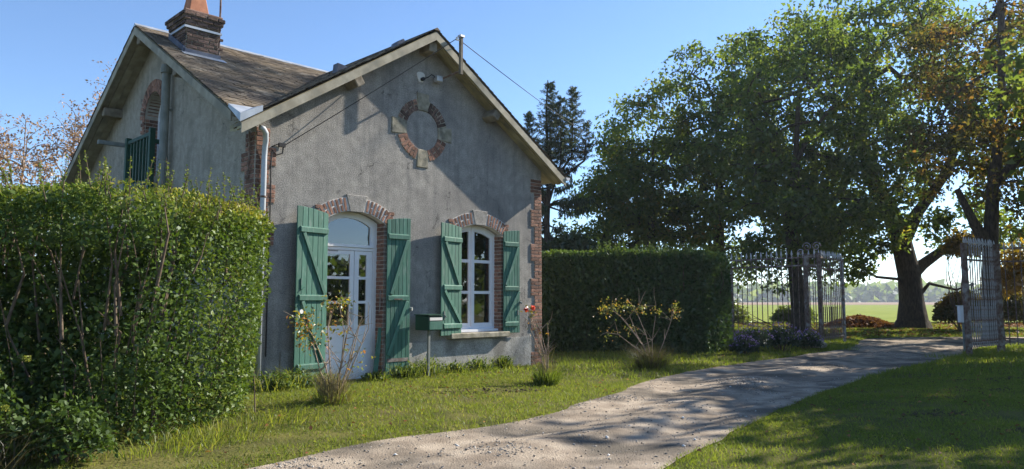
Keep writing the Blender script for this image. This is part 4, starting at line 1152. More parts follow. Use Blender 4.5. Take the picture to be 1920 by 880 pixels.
# gravel on the drive
def stones(name, P, z, size, material, label):
    n=len(P); base=np.array([[1,0,0],[-1,0,0],[0,1,0],[0,-1,0],[0,0,1],[0,0,-1]],float)
    Fb=np.array([[0,2,4],[2,1,4],[1,3,4],[3,0,4],[2,0,5],[1,2,5],[3,1,5],[0,3,5]])
    V=base[None]*(size[:,None,None]*RNG.uniform(0.5,1.3,(n,1,3)))*np.array([1,1,0.55])
    t=RNG.uniform(0,6.28,n); c,s=np.cos(t),np.sin(t)
    X=V[:,:,0]*c[:,None]-V[:,:,1]*s[:,None]; Y=V[:,:,0]*s[:,None]+V[:,:,1]*c[:,None]; V=np.stack([X,Y,V[:,:,2]],-1)
    V=V+RNG.normal(size=V.shape)*size[:,None,None]*0.14+np.c_[P,z][:,None,:]
    F=(np.arange(n)*6)[:,None,None]+Fb[None]
    me=np_mesh(name,V.reshape(-1,3),F.reshape(-1,3),np.repeat(RNG.random(n),8))
    return tag(link(name,me,material),label,'gravel',kind='stuff')
def stonemat():
    m=bpy.data.materials.new('gravel_stones'); m.use_nodes=True; N=m.node_tree.nodes; L=m.node_tree.links
    at=N.new('ShaderNodeAttribute'); at.attribute_name='tint'; r=N.new('ShaderNodeValToRGB'); r.color_ramp.elements[0].color=(0.14,0.12,0.10,1); r.color_ramp.elements[1].color=(0.50,0.46,0.40,1)
    e=r.color_ramp.elements.new(0.8); e.color=(0.30,0.27,0.23,1)
    L.new(at.outputs['Fac'],r.inputs[0]); L.new(r.outputs[0],N['Principled BSDF'].inputs['Base Color']); N['Principled BSDF'].inputs['Roughness'].default_value=0.85
    return m
M['stones']=stonemat()
P=np.vstack([np.stack([RNG.uniform(-3.5,14,120000),RNG.uniform(5,26,120000)],-1),np.stack([RNG.uniform(-3,6,130000),RNG.uniform(5.5,14,130000)],-1)]); sd=drive_sd(P)
pt=n2(P[:,0],P[:,1],0.75,3,7.5)
k=(sd<-0.02)&(RNG.random(len(P))<np.clip((pt-0.47)*9,0.07,1)); P=P[k]
stones('gravel',P,drive_h(P)+0.002,0.005+0.015*RNG.random(len(P))**3,M['stones'],'loose gravel and small flints lying on the drive')
fl=np.array([(-0.55,7.6),(0.92,7.15),(1.0,7.9),(1.35,8.6),(0.35,8.4),(2.6,10.2),(-1.1,7.1),(1.9,7.8),(0.15,6.9),(2.1,9.2),(4.4,13.6),(5.6,15.2),(3.6,12.3),(1.7,7.45)])
stones('flint_stones',fl,drive_h(fl)+0.004,0.012+0.02*RNG.random(len(fl)),mat('white_flint',(0.62,0.60,0.56),(0.72,0.70,0.66),rough=0.8),'larger white flints scattered on the drive')
# mole-turned soil on the right lawn
P=[]; 
for cx,cy,r,n in ((6.9,11.3,0.32,300),(6.2,10.4,0.22,160),(4.95,8.9,0.2,150),(8.4,12.6,0.3,200),(7.6,10.1,0.2,120),(5.2,7.6,0.16,90),(-0.62,11.1,0.22,130),(-0.2,11.5,0.16,80),(-1.15,10.9,0.2,100),(0.3,11.7,0.14,60),(6.4,12.4,.2,120),(9.2,13.6,.25,120)):
    P.append(np.c_[cx+RNG.normal(size=n)*r,cy+RNG.normal(size=n)*r*0.6])
P=np.vstack(P)
P=P[::2]
stones('soil_crumbs',P,ground_z(P)+0.006,0.012+0.03*RNG.random(len(P))**2,mat('bare_soil',(0.07,0.052,0.036),(0.12,0.09,0.062),scale=20,rough=1.0,spec=0.0),'dark crumbs of turned soil on the lawns')
# fallen leaves on lawns and under the trees
def fallen(name,P,size,label,material='deadleaf'):
    z=ground_z(P)+0.03; n=len(P)
    ax=rand_dirs(n)*np.array([1,1,0.25]); nr=np.array([0,0,1.0])+rand_dirs(n)*0.5
    me=leaf_mesh(name,np.c_[P,z],size*(0.6+0.8*RNG.random(n)),RNG.random(n),ax,nr,0.7); return tag(link(name,me,M[material]),label,'leaves',kind='stuff')
P=np.stack([RNG.uniform(11,34,9000),RNG.uniform(27,42,9000)],-1); k=drive_sd(P)>0.3; fallen('fallen_leaves',P[k],0.14,'brown fallen leaves strewn under the big tree')
P=np.stack([RNG.uniform(-3,12,900),RNG.uniform(6,20,900)],-1); fallen('fallen_leaves',P,0.05,'scattered dead leaves on the drive and near lawns')

# ------------------------------------------------------------------ hedges
def hedge(name,label,poly,ztop,n,lsize,material,tint,round_r=0.35,lump=0.16,depth=0.30,dens=None,twigs=300,shoots=0,taper=0.0,shootbox=None,top_frac=0.3,twig_mat='twig',inner=0.45):
    poly=np.array(poly,float); t=empty(name,(0,0,0)); tag(t,label,'hedge')
    nxt=np.roll(poly,-1,axis=0); el=np.linalg.norm(nxt-poly,axis=1)
    dirs=(nxt-poly)/el[:,None]; nin=np.stack([-dirs[:,1],dirs[:,0]],-1)   # inward for counter-clockwise polygons
    def samp(n):
        m=int(n*(1-top_frac)); e=RNG.choice(len(poly),m,p=el/el.sum()); s=RNG.random(m)
        xy=poly[e]+(nxt-poly)[e]*s[:,None]; z=ztop*RNG.random(m)**0.95
        N=-nin[e]
        # smooth the normal near corners
        nb=np.where(s<0.5,(e-1)%len(poly),(e+1)%len(poly)); wgt=np.clip(0.5-np.minimum(s,1-s)*el[e]/0.5,0,0.5)
        N=unit(N*(1-wgt)[:,None]+(-nin[nb])*wgt[:,None])
        tz=np.clip((z-(ztop-round_r))/round_r,0,1); ins=round_r*(1-np.sqrt(np.maximum(1-tz**2,0)))
        ins=ins+taper*np.clip(1-z/(0.55*ztop),0,1)**1.5
        N3=np.c_[N*np.sqrt(np.maximum(1-tz**2,0.05))[:,None],tz]
        A=np.c_[xy-N*ins[:,None],z]
        # top
        k=n-m; lo=poly.min(0); hi=poly.max(0); Q=RNG.uniform(lo,hi,(k*3,2)); Q=Q[in_poly(Q,poly)][:k]
        B=np.c_[Q,np.full(len(Q),ztop)]; NB=np.tile([0,0,1.0],(len(Q),1))
        dd=np.full(len(Q),9.0)
        for a,b in zip(poly,nxt):
            dd=np.minimum(dd,seg_dist(Q,np.array([a,b])))
        B[:,2]-=np.where(dd<round_r,round_r*(1-np.sqrt(np.maximum(1-(1-dd/round_r)**2,0))),0)
        return np.vstack([A,B]),unit(np.vstack([N3,NB]))
    P,N=samp(n)
    lum=fbm(P*np.array([1.6,1.6,1.6])+20,3)-0.44
    dep=RNG.exponential(depth*0.45,len(P)); dep=np.minimum(dep,depth*3)
    P=P+N*(lum*2*lump)[:,None]-N*dep[:,None]
    if dens is not None:
        k=RNG.random(len(P))<dens(P,dep); P,N,dep=P[k],N[k],dep[k]
    k=P[:,2]>0.03; P,N,dep=P[k],N[k],dep[k]
    m=len(P); ax=rand_dirs(m)*0.9+N*0.7+np.array([0,0,0.25]); nr=N*0.7+rand_dirs(m)*0.8+np.array([0,0,0.35])
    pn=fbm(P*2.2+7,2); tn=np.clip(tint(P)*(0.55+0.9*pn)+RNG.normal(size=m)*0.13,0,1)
    parts=[(P,lsize*(0.45+1.1*RNG.random(m)),tn,ax,nr)]
    TW=Skel()
    if shoots:
        S,NS=samp(shoots*30)
        k=(NS[:,2]>0.55)
        if shootbox is not None: k&=shootbox(S)
        S=S[k][:shoots]
        for q in S:
            L=RNG.uniform(0.10,0.34); d=unit(np.array([RNG.normal()*0.22,RNG.normal()*0.22,1.0])); TW.path([q-d*0.1,q+d*L*0.5,q+d*L],-1,[0.006,0.004,0.002])
            nl=int(8+L*45); u=RNG.random(nl); pp=q+d*(u*L)[:,None]; parts.append((pp,lsize*(0.9-0.35*u)*1.1,np.clip(0.62+0.25*RNG.random(nl),0,1),rand_dirs(nl)*0.8+d*0.7,rand_dirs(nl)+np.array([0,0,0.5])))
    P=np.vstack([p[0] for p in parts]); sz=np.concatenate([np.broadcast_to(p[1],(len(p[0]),)) for p in parts]); tn=np.concatenate([p[2] for p in parts]); ax=np.vstack([p[3] for p in parts]); nr=np.vstack([p[4] for p in parts])
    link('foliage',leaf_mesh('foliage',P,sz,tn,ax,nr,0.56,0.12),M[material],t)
    k=int(n*0.34); lo=poly.min(0); hi=poly.max(0); Q=RNG.uniform(lo,hi,(k*2,2)); Q=Q[in_poly(Q,poly)]
    dd=np.full(len(Q),9.0)
    for a,b in zip(poly,nxt): dd=np.minimum(dd,seg_dist(Q,np.array([a,b])))
    Q=Q[dd>inner][:k]; Q=np.c_[Q,RNG.uniform(0.15,ztop-0.35,len(Q))]; m=len(Q)
    link('inner_foliage',leaf_mesh('inner_foliage',Q,lsize*1.7*(0.7+0.6*RNG.random(m)),np.clip(0.3+0.2*RNG.normal(size=m),0,1),rand_dirs(m),None,0.6,0.12),M[material],t)
    # inner branches
    Q,N=samp(twigs)
    for q,nn in zip(Q,N):
        b=q-nn*RNG.uniform(0.35,0.7); b[2]=max(0.0,q[2]-RNG.uniform(0.6,1.6)); a=q-nn*RNG.uniform(0.0,0.3)+RNG.normal(size=3)*0.06
        mid=(a+b)/2+RNG.normal(size=3)*0.08; r=RNG.uniform(0.006,0.018); TW.path([b,mid,a],-1,[r,r*0.75,r*0.35])
    link('branches',skeleton_mesh('branches',TW.n,TW.p,TW.radii(0.004),5),M[twig_mat],t)['kind']='stuff'
    return t
LH=[(-12.5,6.75),(-3.75,6.7),(-3.30,6.95),(-2.92,8.2),(-2.90,8.8),(-3.25,9.5),(-12.5,9.5)]
def ldens(P,dep):
    hole=((P[:,0]<-3.55)&(P[:,2]<1.95)&(P[:,1]<7.6)); nn=fbm(P*1.4+3,3)
    low=np.clip((P[:,2]-0.9)/0.5,0,1); return np.where(hole,np.clip((nn-0.40)*4.5,0.05,0.75)*np.where(P[:,2]<0.95,0.9,0.32),np.clip((nn-0.22)*5,0.35,1))
hedge('hedge','tall overgrown leafy hedge in the left foreground, sunlit at its right end',LH,2.58,200000,0.046,'leaf_hedge',lambda P: 0.24+0.55*np.clip((P[:,2]-2.2)/0.3,0,1)+0.32*np.clip((P[:,0]+3.9)/0.7,0,1),0.28,0.17,0.34,ldens,480,130,taper=0.30,shootbox=lambda S:(S[:,0]>-6.5)&(S[:,1]<9),twig_mat='twig',inner=0.75)  # tint paints in the light: darker front, sunlit top and right end
RH=[(-1.2,19.2),(3.6,18.7),(5.0,19.0),(5.9,20.0),(6.2,21.4),(5.2,22.0),(-1.2,21.2)]
hedge('hedge','clipped dark green hedge between the cottage and the iron fence',RH,2.72,90000,0.085,'leaf_hornbeam',lambda P: 0.40+0.5*np.clip((P[:,2]-2.5)/0.25,0,1),0.32,0.10,0.22,None,200,110,shootbox=lambda S:(S[:,0]>2.2)&(S[:,0]<5.2),top_frac=0.25)  # paler tint near the top paints a sunlit fringe

# ------------------------------------------------------------------ trees
def arr(*p): return [np.array(q,float) for q in p]
G_BIG='tall broadleaved trees beyond the gate'
make_tree('broadleaf_tree','massive old tree with a thick leaning trunk just beyond the open gate','tree',G_BIG,(18.85,34.85,0.05),
    arr((0,0,-0.1),(0,0,0.25),(0,0,1.2),(-0.05,0,2.6),(-0.35,0,4.2),(-0.75,0.1,5.6),(-1.5,0.2,7.2),(-1.9,0.3,9.2),(-1.6,0.4,11.5),(-1.4,0.3,14.0)),[0.95,0.74,0.56,0.52,0.46,0.40,0.34,0.27,0.19,0.1],
    [(-1.2,0,11.5,7.0,6.0,5.2,3),(-4.2,-1,8.0,4.2,4.5,3.2,1.6),(3.6,0,9.5,4.2,5,4.4,1.4),(-1.5,0,14.5,4.6,4.5,3.0,1),(-3.2,-0.5,4.6,3.0,3.5,1.5,0.6),(-3.9,-0.6,3.0,2.0,2.5,0.8,0.3),(2.5,-0.5,4.6,3.0,3,1.2,0.35)],
    420,37000,0.25,'leaf_tree',(0.0,1.0),0.80,
    limbs=[(3,arr((0.6,0,3.1),(1.7,-0.1,3.9),(3.0,-0.2,4.2),(4.4,-0.3,4.6)),[0.26,0.2,0.16,0.1]),(4,arr((0.5,0,5.6),(1.8,0.1,7.2),(2.8,0.2,9.2)),[0.28,0.22,0.14]),
           (2,arr((-0.7,-0.3,2.4),(-1.8,-0.4,2.5),(-2.6,-0.5,3.0)),[0.07,0.06,0.05]),(2,arr((0.7,-0.3,2.2),(1.9,-0.4,1.9),(2.7,-0.4,2.2)),[0.07,0.05,0.03])],lo=3.0,tip=0.022)
make_tree('broadleaf_tree','dark leafy tree rising behind the iron fence, its trunk seen through the bars','tree',G_BIG,(11.55,29.75,0.05),
    arr((0,0,-0.1),(0,0,1.0),(-0.1,0,2.5),(-0.2,0.1,4.5),(0.1,0.1,7.0),(0.3,0.0,10.0)),[0.42,0.32,0.29,0.25,0.19,0.08],
    [(0.3,0,8.6,3.8,3.8,4.4,3),(-0.8,-0.5,4.4,3.2,3,1.6,1.1),(1.6,0,5.6,2.8,3,2.6,1),(-0.6,-0.4,2.9,2.6,2,0.9,0.5)],210,19500,0.215,'leaf_tree',(0.0,0.9),0.70,lo=2.0)
make_tree('broadleaf_tree','tall tree with yellowing top sprays behind the clipped hedge','tree',G_BIG,(10.0,35.5,0.05),
    arr((0,0,-0.1),(0,0,1.5),(0,0,4.0),(0.1,0,7.0),(0.1,0,10.5)),[0.42,0.33,0.28,0.2,0.08],
    [(0.2,0,9.6,3.4,3.6,4.4,3),(-1.8,-0.5,7.0,2.8,3,3.0,1.5),(0.6,0,4.3,3.0,3,2.0,0.7)],205,19500,0.22,'leaf_tree',(0.05,1.0),0.70,lo=2.0)
make_tree('broadleaf_tree','lighter green broadleaved tree next to the spruce, lowest of the leafy trees','tree',G_BIG,(6.6,34.5,0.05),
    arr((0,0,-0.1),(0,0,1.2),(-0.1,0,3.2),(0,0,5.5),(0.1,0,8.5)),[0.34,0.27,0.22,0.16,0.06],
    [(0.0,0,7.7,2.9,3,3.8,3),(-1.7,-0.4,6.0,2.0,2.4,2.9,1.3),(1.0,0,4.0,2.4,2.5,1.5,0.7),(-2.5,-0.3,4.7,1.6,2,2.4,1.0)],200,22000,0.205,'leaf_tree',(0.25,1.0),0.72,lo=1.6)
make_tree('broadleaf_tree','tree with thinning russet leaves behind the right hand gate leaf','tree',G_BIG,(17.4,26.8,0.05),
    arr((0,0,-0.1),(0,0,1.2),(0.05,0,3.2),(0.3,0,5.6),(0.8,0,8.5),(1.0,0,12.5),(0.7,0,17.0),(0.6,0.3,21.5)),[0.38,0.30,0.26,0.21,0.15,0.11,0.07,0.03],
    [(0.9,0,9.5,3.6,3.8,3.8,3),(0.2,-0.5,6.2,3.2,3,1.7,1.0),(2.6,0,6.5,2.8,3,2.6,1),(0.6,0.4,21.6,2.4,1.9,1.9,0.9)],205,15500,0.19,'leaf_autumn',(0.0,0.7),0.72,lo=2.2,  # last blob: unseen crown added above the view to shade the upper gable
    limbs=[(2,arr((-0.6,-0.2,4.2),(-1.2,-0.3,5.4)),[0.16,0.1]),(3,arr((1.5,0,6.8),(3.0,0.1,7.6)),[0.14,0.08])],tip=0.02)
# trees standing to the right of the view, whose shade lies on the drive and lawn
for i,(bx,by,hh) in enumerate(((16.9,17.2,10.7),(16.6,12.8,9.9),(19.3,21.8,11.0))):
    make_tree('broadleaf_tree',('tree off to the right of the fence end, shading the middle of the drive','tree off to the right of the lawn, shading its near corner','leafy tree at the right edge of the view behind the fence')[i],'tree','trees shading the right lawn',(bx,by,0.08),
        arr((0,0,-0.1),(0,0,1.5),(0,0,4.0),(0.1,0,7.0)),[0.32,0.26,0.2,0.1],[(0,0,hh*0.6,3.3,3.3,hh*0.38,1)],80,9000,0.36,'leaf_tree',(0.1,0.9),1.1,lo=1.8)

# spruce
def spruce(base,h,label):
    t=empty('spruce_tree',base); tag(t,label,'tree')
    sk=Skel(); tr=sk.path([(0,0,-0.1)]+[(0.05*math.sin(k),0.05*math.cos(k*1.3),h*(k+1)/14) for k in range(14)],-1,[0.20*(1-k/15.5) for k in range(15)])
    P=[];A=[];S=[];T=[]
    def needles(q,dr,sz,tn):
        P.append(q);A.append(dr);S.append(np.full(len(q),sz));T.append(tn)
    # ragged, half bare lower part with hanging twigs
    z=1.6
    while z<h*0.66:
        L0=min((h-z)*0.30+0.4,2.6)
        for k in range(RNG.integers(3,6)):
            a=RNG.uniform(0,6.283); L=L0*RNG.uniform(0.5,1.15); d=np.array([math.cos(a),math.sin(a),0]); pts=[np.array([0,0,z])]
            for s_ in (0.33,0.66,1.0): pts.append(np.array([0,0,z])+d*L*s_+np.array([0,0,(-0.22*s_+0.30*s_*s_)*L]))
            sk.path(pts[1:],sk.near(pts[0]),[0.030,0.018,0.008])
            nn=int(L*RNG.uniform(30,100)*(1.6 if z<h*0.35 else 1.0)); u=0.3+0.7*RNG.random(nn)
            q=np.array([np.interp(u,[0,0.33,0.66,1.0],[p[j] for p in pts]) for j in range(3)]).T+RNG.normal(size=(nn,3))*0.06
            needles(q,rand_dirs(nn)*0.5+np.array([0,0,-1.2]),0.27,RNG.random(nn)*0.7)
        z+=RNG.uniform(0.28,0.46)
    # bushy broken top made of several spires
    for (x,y,z0,z1,R) in ((0.1,0,0.58,0.99,0.85),(1.0,0.2,0.62,0.98,0.7),(-0.7,-0.1,0.58,0.87,0.6),(-1.25,0.1,0.56,0.84,0.48),(0.5,-0.4,0.58,0.92,0.7),(1.5,0,0.60,0.84,0.42),(-1.7,0,0.62,0.88,0.3)):
        b0=np.array([x*0.15,y*0.15,h*(z0-0.04)]); b1=np.array([x,y,h*(z0+0.08)]); b2=np.array([x*1.08,y,h*z1]); sk.path([b1,(b1+b2)/2,b2],sk.near(b0),[0.04,0.03,0.008])
        n=int(R*(z1-z0)*h*50)
        for k in range(n):
            u=RNG.random(); c=b1*(1-u)+b2*u; L=(R*1.25*(1-u)**0.9+0.08)*RNG.uniform(0.35,1.35); a=RNG.uniform(0,6.283); d=np.array([math.cos(a),math.sin(a),RNG.uniform(-0.5,0.45)])
            m=int(16+L*46); v=RNG.random(m); q=c+d*(v*L)[:,None]+np.array([0,0,1.0])*(0.25*L*v*v)[:,None]
            needles(q,unit(rand_dirs(m)*0.75+d*0.8),0.13,np.clip(RNG.random(m)*0.7+(0.35 if u<0.18 and RNG.random()<0.5 else 0),0,1))
    link('trunk',skeleton_mesh('trunk',sk.n,sk.p,sk.radii(0.01),7),M['bark'],t)
    P=np.vstack(P); link('crown',leaf_mesh('crown',P,np.concatenate(S),np.concatenate(T),np.vstack(A),None,0.2,0.05),M['leaf_spruce'],t)
spruce((1.45,29.5,0.05),10.4,'ragged dark spruce with bare lower branches behind the cottage roof end')

# round dark bush and shrubs
def shrub(name,label,base,blobs,n,lsize,material,tint,stems=14,stem_mat='twig',cat='shrub',group=None,hollow=0.5,flat=1.0):
    t=empty(name,base); tag(t,label,cat,group); ws=np.array([b[6] for b in blobs],float); ws/=ws.sum()
    k=RNG.choice(len(blobs),n,p=ws); B=np.array(blobs)[k]; d=rand_dirs(n); d[:,2]=np.abs(d[:,2])*1.0-0.25*(RNG.random(n)); r=(hollow+(1-hollow)*RNG.random(n))
    P=B[:,:3]+d*B[:,3:6]*r[:,None]; P=P+(fbm(P*2.5+5,2)[:,None]-0.4)*d*0.5*B[:,3:4].clip(0,0.8); k=P[:,2]>0.02; P=P[k]; d=d[k]; m=len(P)
    tn=np.clip(tint[0]+(tint[1]-tint[0])*(0.5*RNG.random(m)+0.7*(fbm(P*1.5,2)-0.1)),0,1)
    link('foliage',leaf_mesh('foliage',P,lsize*(0.6+0.8*RNG.random(m)),tn,rand_dirs(m)+d*0.5,d*0.4+rand_dirs(m)*0.7+np.array([0,0,0.5])),M[material],t)
    sk=Skel()
    for i in range(stems):
        q=P[RNG.integers(0,m)]; b=np.array([q[0]*0.2,q[1]*0.2,-0.05]); mid=(q+b)/2+RNG.normal(size=3)*0.08*np.linalg.norm(q); sk.path([b,mid,q],-1,[lsize*0.16,lsize*0.11,lsize*0.05])
    link('stems',skeleton_mesh('stems',sk.n,sk.p,sk.radii(0.004),5),M[stem_mat],t)
    return t
shrub('evergreen_bush','rounded dark evergreen bush peeping over the hedge below the spruce',(2.2,26.0,0.05),[(0,0,1.9,1.7,1.5,1.9,1)],11000,0.17,'leaf_spruce',(0.0,0.65),hollow=0.75)
shrub('shrub','low rust tinged shrub right of the thick tree trunk',(20.2,33.0,0.05),[(0,0,0.7,1.25,1.2,1.15,1),(1.6,0,0.7,1.3,1.2,1.3,1)],13000,0.15,'leaf_autumn',(0.05,0.75),hollow=0.7)
shrub('shrub','tall yellowing shrub glowing behind the right hand fence bars',(19.6,27.6,0.05),[(0,0,1.9,1.9,1.4,1.9,1.5),(2.2,0,1.6,1.8,1.4,2.0,1)],9000,0.16,'leaf_yellow',(0.0,1.0),hollow=0.5)
shrub('shrub','sparse yellow leaved sapling behind the gate opening, right of the trunk',(19.2,31.6,0.05),[(0.2,0,3.5,0.8,0.7,1.1,1)],1500,0.19,'leaf_yellow',(0.0,0.9),hollow=0.2)
shrub('shrub','weedy green bush at the field edge left of the leaf heap',(13.9,36.5,0.05),[(0,0,0.5,1.2,0.8,0.75,1),(-3.2,0,0.5,1.0,0.8,1.0,0.8),(-6.0,0.5,0.4,1.2,0.8,0.7,0.8)],5000,0.17,'leaf_rose',(0.0,0.6),hollow=0.4)
# heap of dead leaves and cut branches
lm=empty('leaf_heap',(16.7,35.6,0.05)); tag(lm,'heap of russet dead leaves and twigs left of the thick trunk','leaf heap')
n=5200; a=RNG.uniform(0,6.283,n); r=np.sqrt(RNG.random(n)); P=np.c_[np.cos(a)*r*1.9,np.sin(a)*r*1.2,0.62*np.maximum(0,1-r**1.6)+0.04]
m_=MB(); ns=18
for k in range(6):
    rr=k/5; m_.v+= [(math.cos(2*math.pi*i/ns)*rr*1.85,math.sin(2*math.pi*i/ns)*rr*1.15,0.58*max(0,1-rr**1.6)-0.02) for i in range(ns)]
for k in range(5):
    for i in range(ns): m_.f.append((k*ns+i,k*ns+(i+1)%ns,(k+1)*ns+(i+1)%ns,(k+1)*ns+i))
m_.build('mound',mat('leaf_mould',(0.13,0.06,0.03),(0.20,0.10,0.05),scale=8,rough=1.0),lm,smooth=True)
link('leaves',leaf_mesh('leaves',P,0.13*(0.6+0.8*RNG.random(n)),RNG.random(n),rand_dirs(n)*np.array([1,1,0.4]),np.array([0,0,1.0])+rand_dirs(n)*0.5,0.7),M['deadleaf'],lm)

# bare saplings with rusty leaves behind the left hedge
for i,(bx,by,hh,sp,lab) in enumerate(((-16.4,21.5,8.4,1.7,'leftmost of the bare trees with rusty leaves behind the left hedge'),(-14.9,22.0,7.2,1.3,'short bare tree with pinkish leaves, second from the left edge'),(-14.3,23.5,7.8,1.2,'slender bare tree in the middle of the rusty row left of the cottage'),(-13.6,24.5,9.4,1.3,'tallest bare rusty leaved tree, nearest the cottage gable'))):
    sk_bl=[(0,0,hh*0.62,sp,sp,hh*0.36,1)]
    make_tree('bare_tree',lab,'tree','bare rusty trees behind the left hedge',(bx,by,0.05),arr((0,0,-0.1),(0.05,0,hh*0.2),(0.0,0,hh*0.45),(0.1,0,hh*0.75),(0.1,0,hh*0.95)),[0.07,0.06,0.045,0.03,0.012],sk_bl,190,3400,0.10,'leaf_rust',(0.0,1.0),0.34,lo=0.5,tip=0.008,bark='palebark',droop=0.2,jit=0.035,up=2.5)

# ------------------------------------------------------------------ distant wood
xs_=[];n=16000
X=RNG.uniform(-700,900,n); Y=540+RNG.normal(size=n)*18+0.05*X; H=9.0+6*n2(X,Y*0,0.02,3)
Z=H*RNG.random(n)**0.7
me=leaf_mesh('distant_wood',np.c_[X,Y,Z],5.5*(0.6+0.8*RNG.random(n)),RNG.random(n)*0.8,rand_dirs(n),None,0.9)
tag(link('distant_wood',me,M['leaf_tree']),'long blue-green wood along the horizon beyond the fields','wood',kind='stuff')
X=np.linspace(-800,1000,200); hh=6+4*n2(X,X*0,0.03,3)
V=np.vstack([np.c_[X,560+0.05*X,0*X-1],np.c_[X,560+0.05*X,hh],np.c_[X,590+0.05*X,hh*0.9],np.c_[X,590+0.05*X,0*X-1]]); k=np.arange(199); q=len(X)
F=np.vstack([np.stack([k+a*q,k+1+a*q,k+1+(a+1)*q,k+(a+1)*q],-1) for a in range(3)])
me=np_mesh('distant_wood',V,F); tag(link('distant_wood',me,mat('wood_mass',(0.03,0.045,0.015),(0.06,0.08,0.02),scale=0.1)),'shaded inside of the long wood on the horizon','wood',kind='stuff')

n=5200; Y=RNG.uniform(-60,14,n); X=46+RNG.normal(size=n)*2; Z=(3.6+2.2*n2(Y,Y*0,0.15,3))*RNG.random(n)**0.6
me=leaf_mesh('field_hedgerow',np.c_[X,Y,Z],0.9*(0.6+0.8*RNG.random(n)),RNG.random(n)*0.7,rand_dirs(n),None,0.9)
tag(link('field_hedgerow',me,M['leaf_tree']),'hedgerow along the field far to the right, mirrored in the door panes','hedgerow',kind='stuff')
# ------------------------------------------------------------------ iron fence and gate
def bars_between(parent,p,q,n,zb,zt_,r=0.012,spear=True,mt='rust',spear_h=0.26,skip_ends=False):
    p=Vector(p);q=Vector(q)
    key=('bar',round(zb,3),round(zt_,3),r,spear,mt)
    if key not in BR:
        m=MB(); m.tube([(0,0,zb),(0,0,zt_)],r,6)
        if spear:
            m.lathe([(0.014,zt_),(0.014,zt_+0.03),(0.028,zt_+0.05),(0.012,zt_+0.07),(0.034,zt_+0.13),(0.018,zt_+0.20),(0.003,zt_+spear_h)],(0,0,0),6)
        me=bpy.data.meshes.new('bar'); me.from_pydata(m.v,[],m.f); me.update(); me.materials.append(M[mt]); me.materials.append(M['spear'])
        me.polygons.foreach_set('material_index',[0 if i<8 else 1 for i in range(len(m.f))]); BR[key]=me
    for i in range(n):
        t=(i+0.5)/n; c=p.lerp(q,t); o=bpy.data.objects.new('bar',BR[key]); o.parent=parent; o.location=(c.x,c.y,random.uniform(-0.012,0.012)); o.rotation_euler=(random.uniform(-.006,.006),random.uniform(-.006,.006),random.random()); COL.objects.link(o)
def rail(parent,p,q,z,mt='rust',w=0.045,t=0.018,name='rail'):
    p=Vector((p[0],p[1],z));q=Vector((q[0],q[1],z)); return MB().bar(p,q,w if False else t,w,(0,0,1)).build(name,M[mt],parent)
def scroll(c,dir2,r0,turns,up,flip=1,n=26):
    """flat spiral in the vertical plane of dir2"""
    d=Vector((dir2[0],dir2[1],0)).normalized(); pts=[]
    for i in range(n):
        t=i/(n-1); a=turns*2*math.pi*t; r=r0*(1-0.82*t)
        pts.append(Vector(c)+d*(flip*r*math.cos(a))+Vector((0,0,up*r*math.sin(a))))
    return pts
ZG=0.12
Lp=Vector((9.42,22.7,0)); Le=Vector((7.30,25.2,0)); Lg=Vector((11.1,24.75,0))
Hr=Vector((13.4,20.35,0)); Rg=Vector((11.78,19.15,0)); Re=Hr+Vector((0.8,-0.6,0))*2.6
# fixed fence left
fe=empty('iron_fence',(0,0,0)); tag(fe,'rusty iron fence with white spear points between the clipped hedge and the gate','fence')
bars_between(fe,Le,Lp,18,0.25,2.78,0.014); 
for z in (2.55,2.80,0.40): rail(fe,Le,Lp,z)
for c,s in ((Le.lerp(Lp,0.07),0.05),):
    MB().box((c.x-s,c.y-s,0),(c.x+s,c.y+s,2.55)).build('post',M['rust'],fe)
d=(Lp-Le).normalized()
# openwork pillar: two posts with scrolls
pl=empty('gate_pillar',(0,0,0)); tag(pl,'openwork iron gate pillar with scrolls on top at the end of the fence','gate pillar')
for k in (0.0,-0.42):
    c=Lp+d*k+d*0.05; MB().box((c.x-0.05,c.y-0.05,0),(c.x+0.05,c.y+0.05,2.92)).build('post',M['rust'],pl)
for z in (0.42,2.50,2.86): rail(pl,Lp-d*0.37,Lp+d*0.05,z)
for fl_,zc in ((1,3.12),(-1,3.12)):
    c=Lp-d*0.16+Vector((0,0,zc)); MB().tube(scroll(c+d*(0.15*fl_),d,0.15,1.6,1,fl_),0.014,6).build('scroll',M['rust_white'],pl)
MB().tube(scroll(Lp-d*0.52+Vector((0,0,2.95)),d,0.12,1.5,1,-1),0.014,6).build('scroll',M['rust_white'],pl)
for z in (2.36,0.62):
    for fl_ in (1,-1): MB().tube(scroll(Lp-d*0.16+d*(0.12*fl_)+Vector((0,0,z)),d,0.11,1.5,-1 if z>1 else 1,-fl_),0.011,6).build('scroll',M['rust'],pl)
MB().tube([Lp-d*0.16+Vector((0,0,0.7)),Lp-d*0.16+Vector((0,0,2.3))],0.012,6).build('bar',M['rust'],pl)
# open left leaf
gl=empty('gate_leaf',(0,0,0)); tag(gl,'left leaf of the rusty iron gate, swung open away from the drive','gate')
bars_between(gl,Lp.lerp(Lg,0.06),Lg,13,0.22,2.78,0.013)
for z in (0.30,2.45,2.80): rail(gl,Lp.lerp(Lg,0.04),Lg,z,w=0.05)
for c in (Lg,): MB().box((c.x-0.04,c.y-0.04,0.1),(c.x+0.04,c.y+0.04,2.86)).build('stile',M['rust_white'],gl)
bars_between(gl,Lp.lerp(Lg,0.06),Lg,12,0.22,1.25,0.010,mt='rust',spear=False)
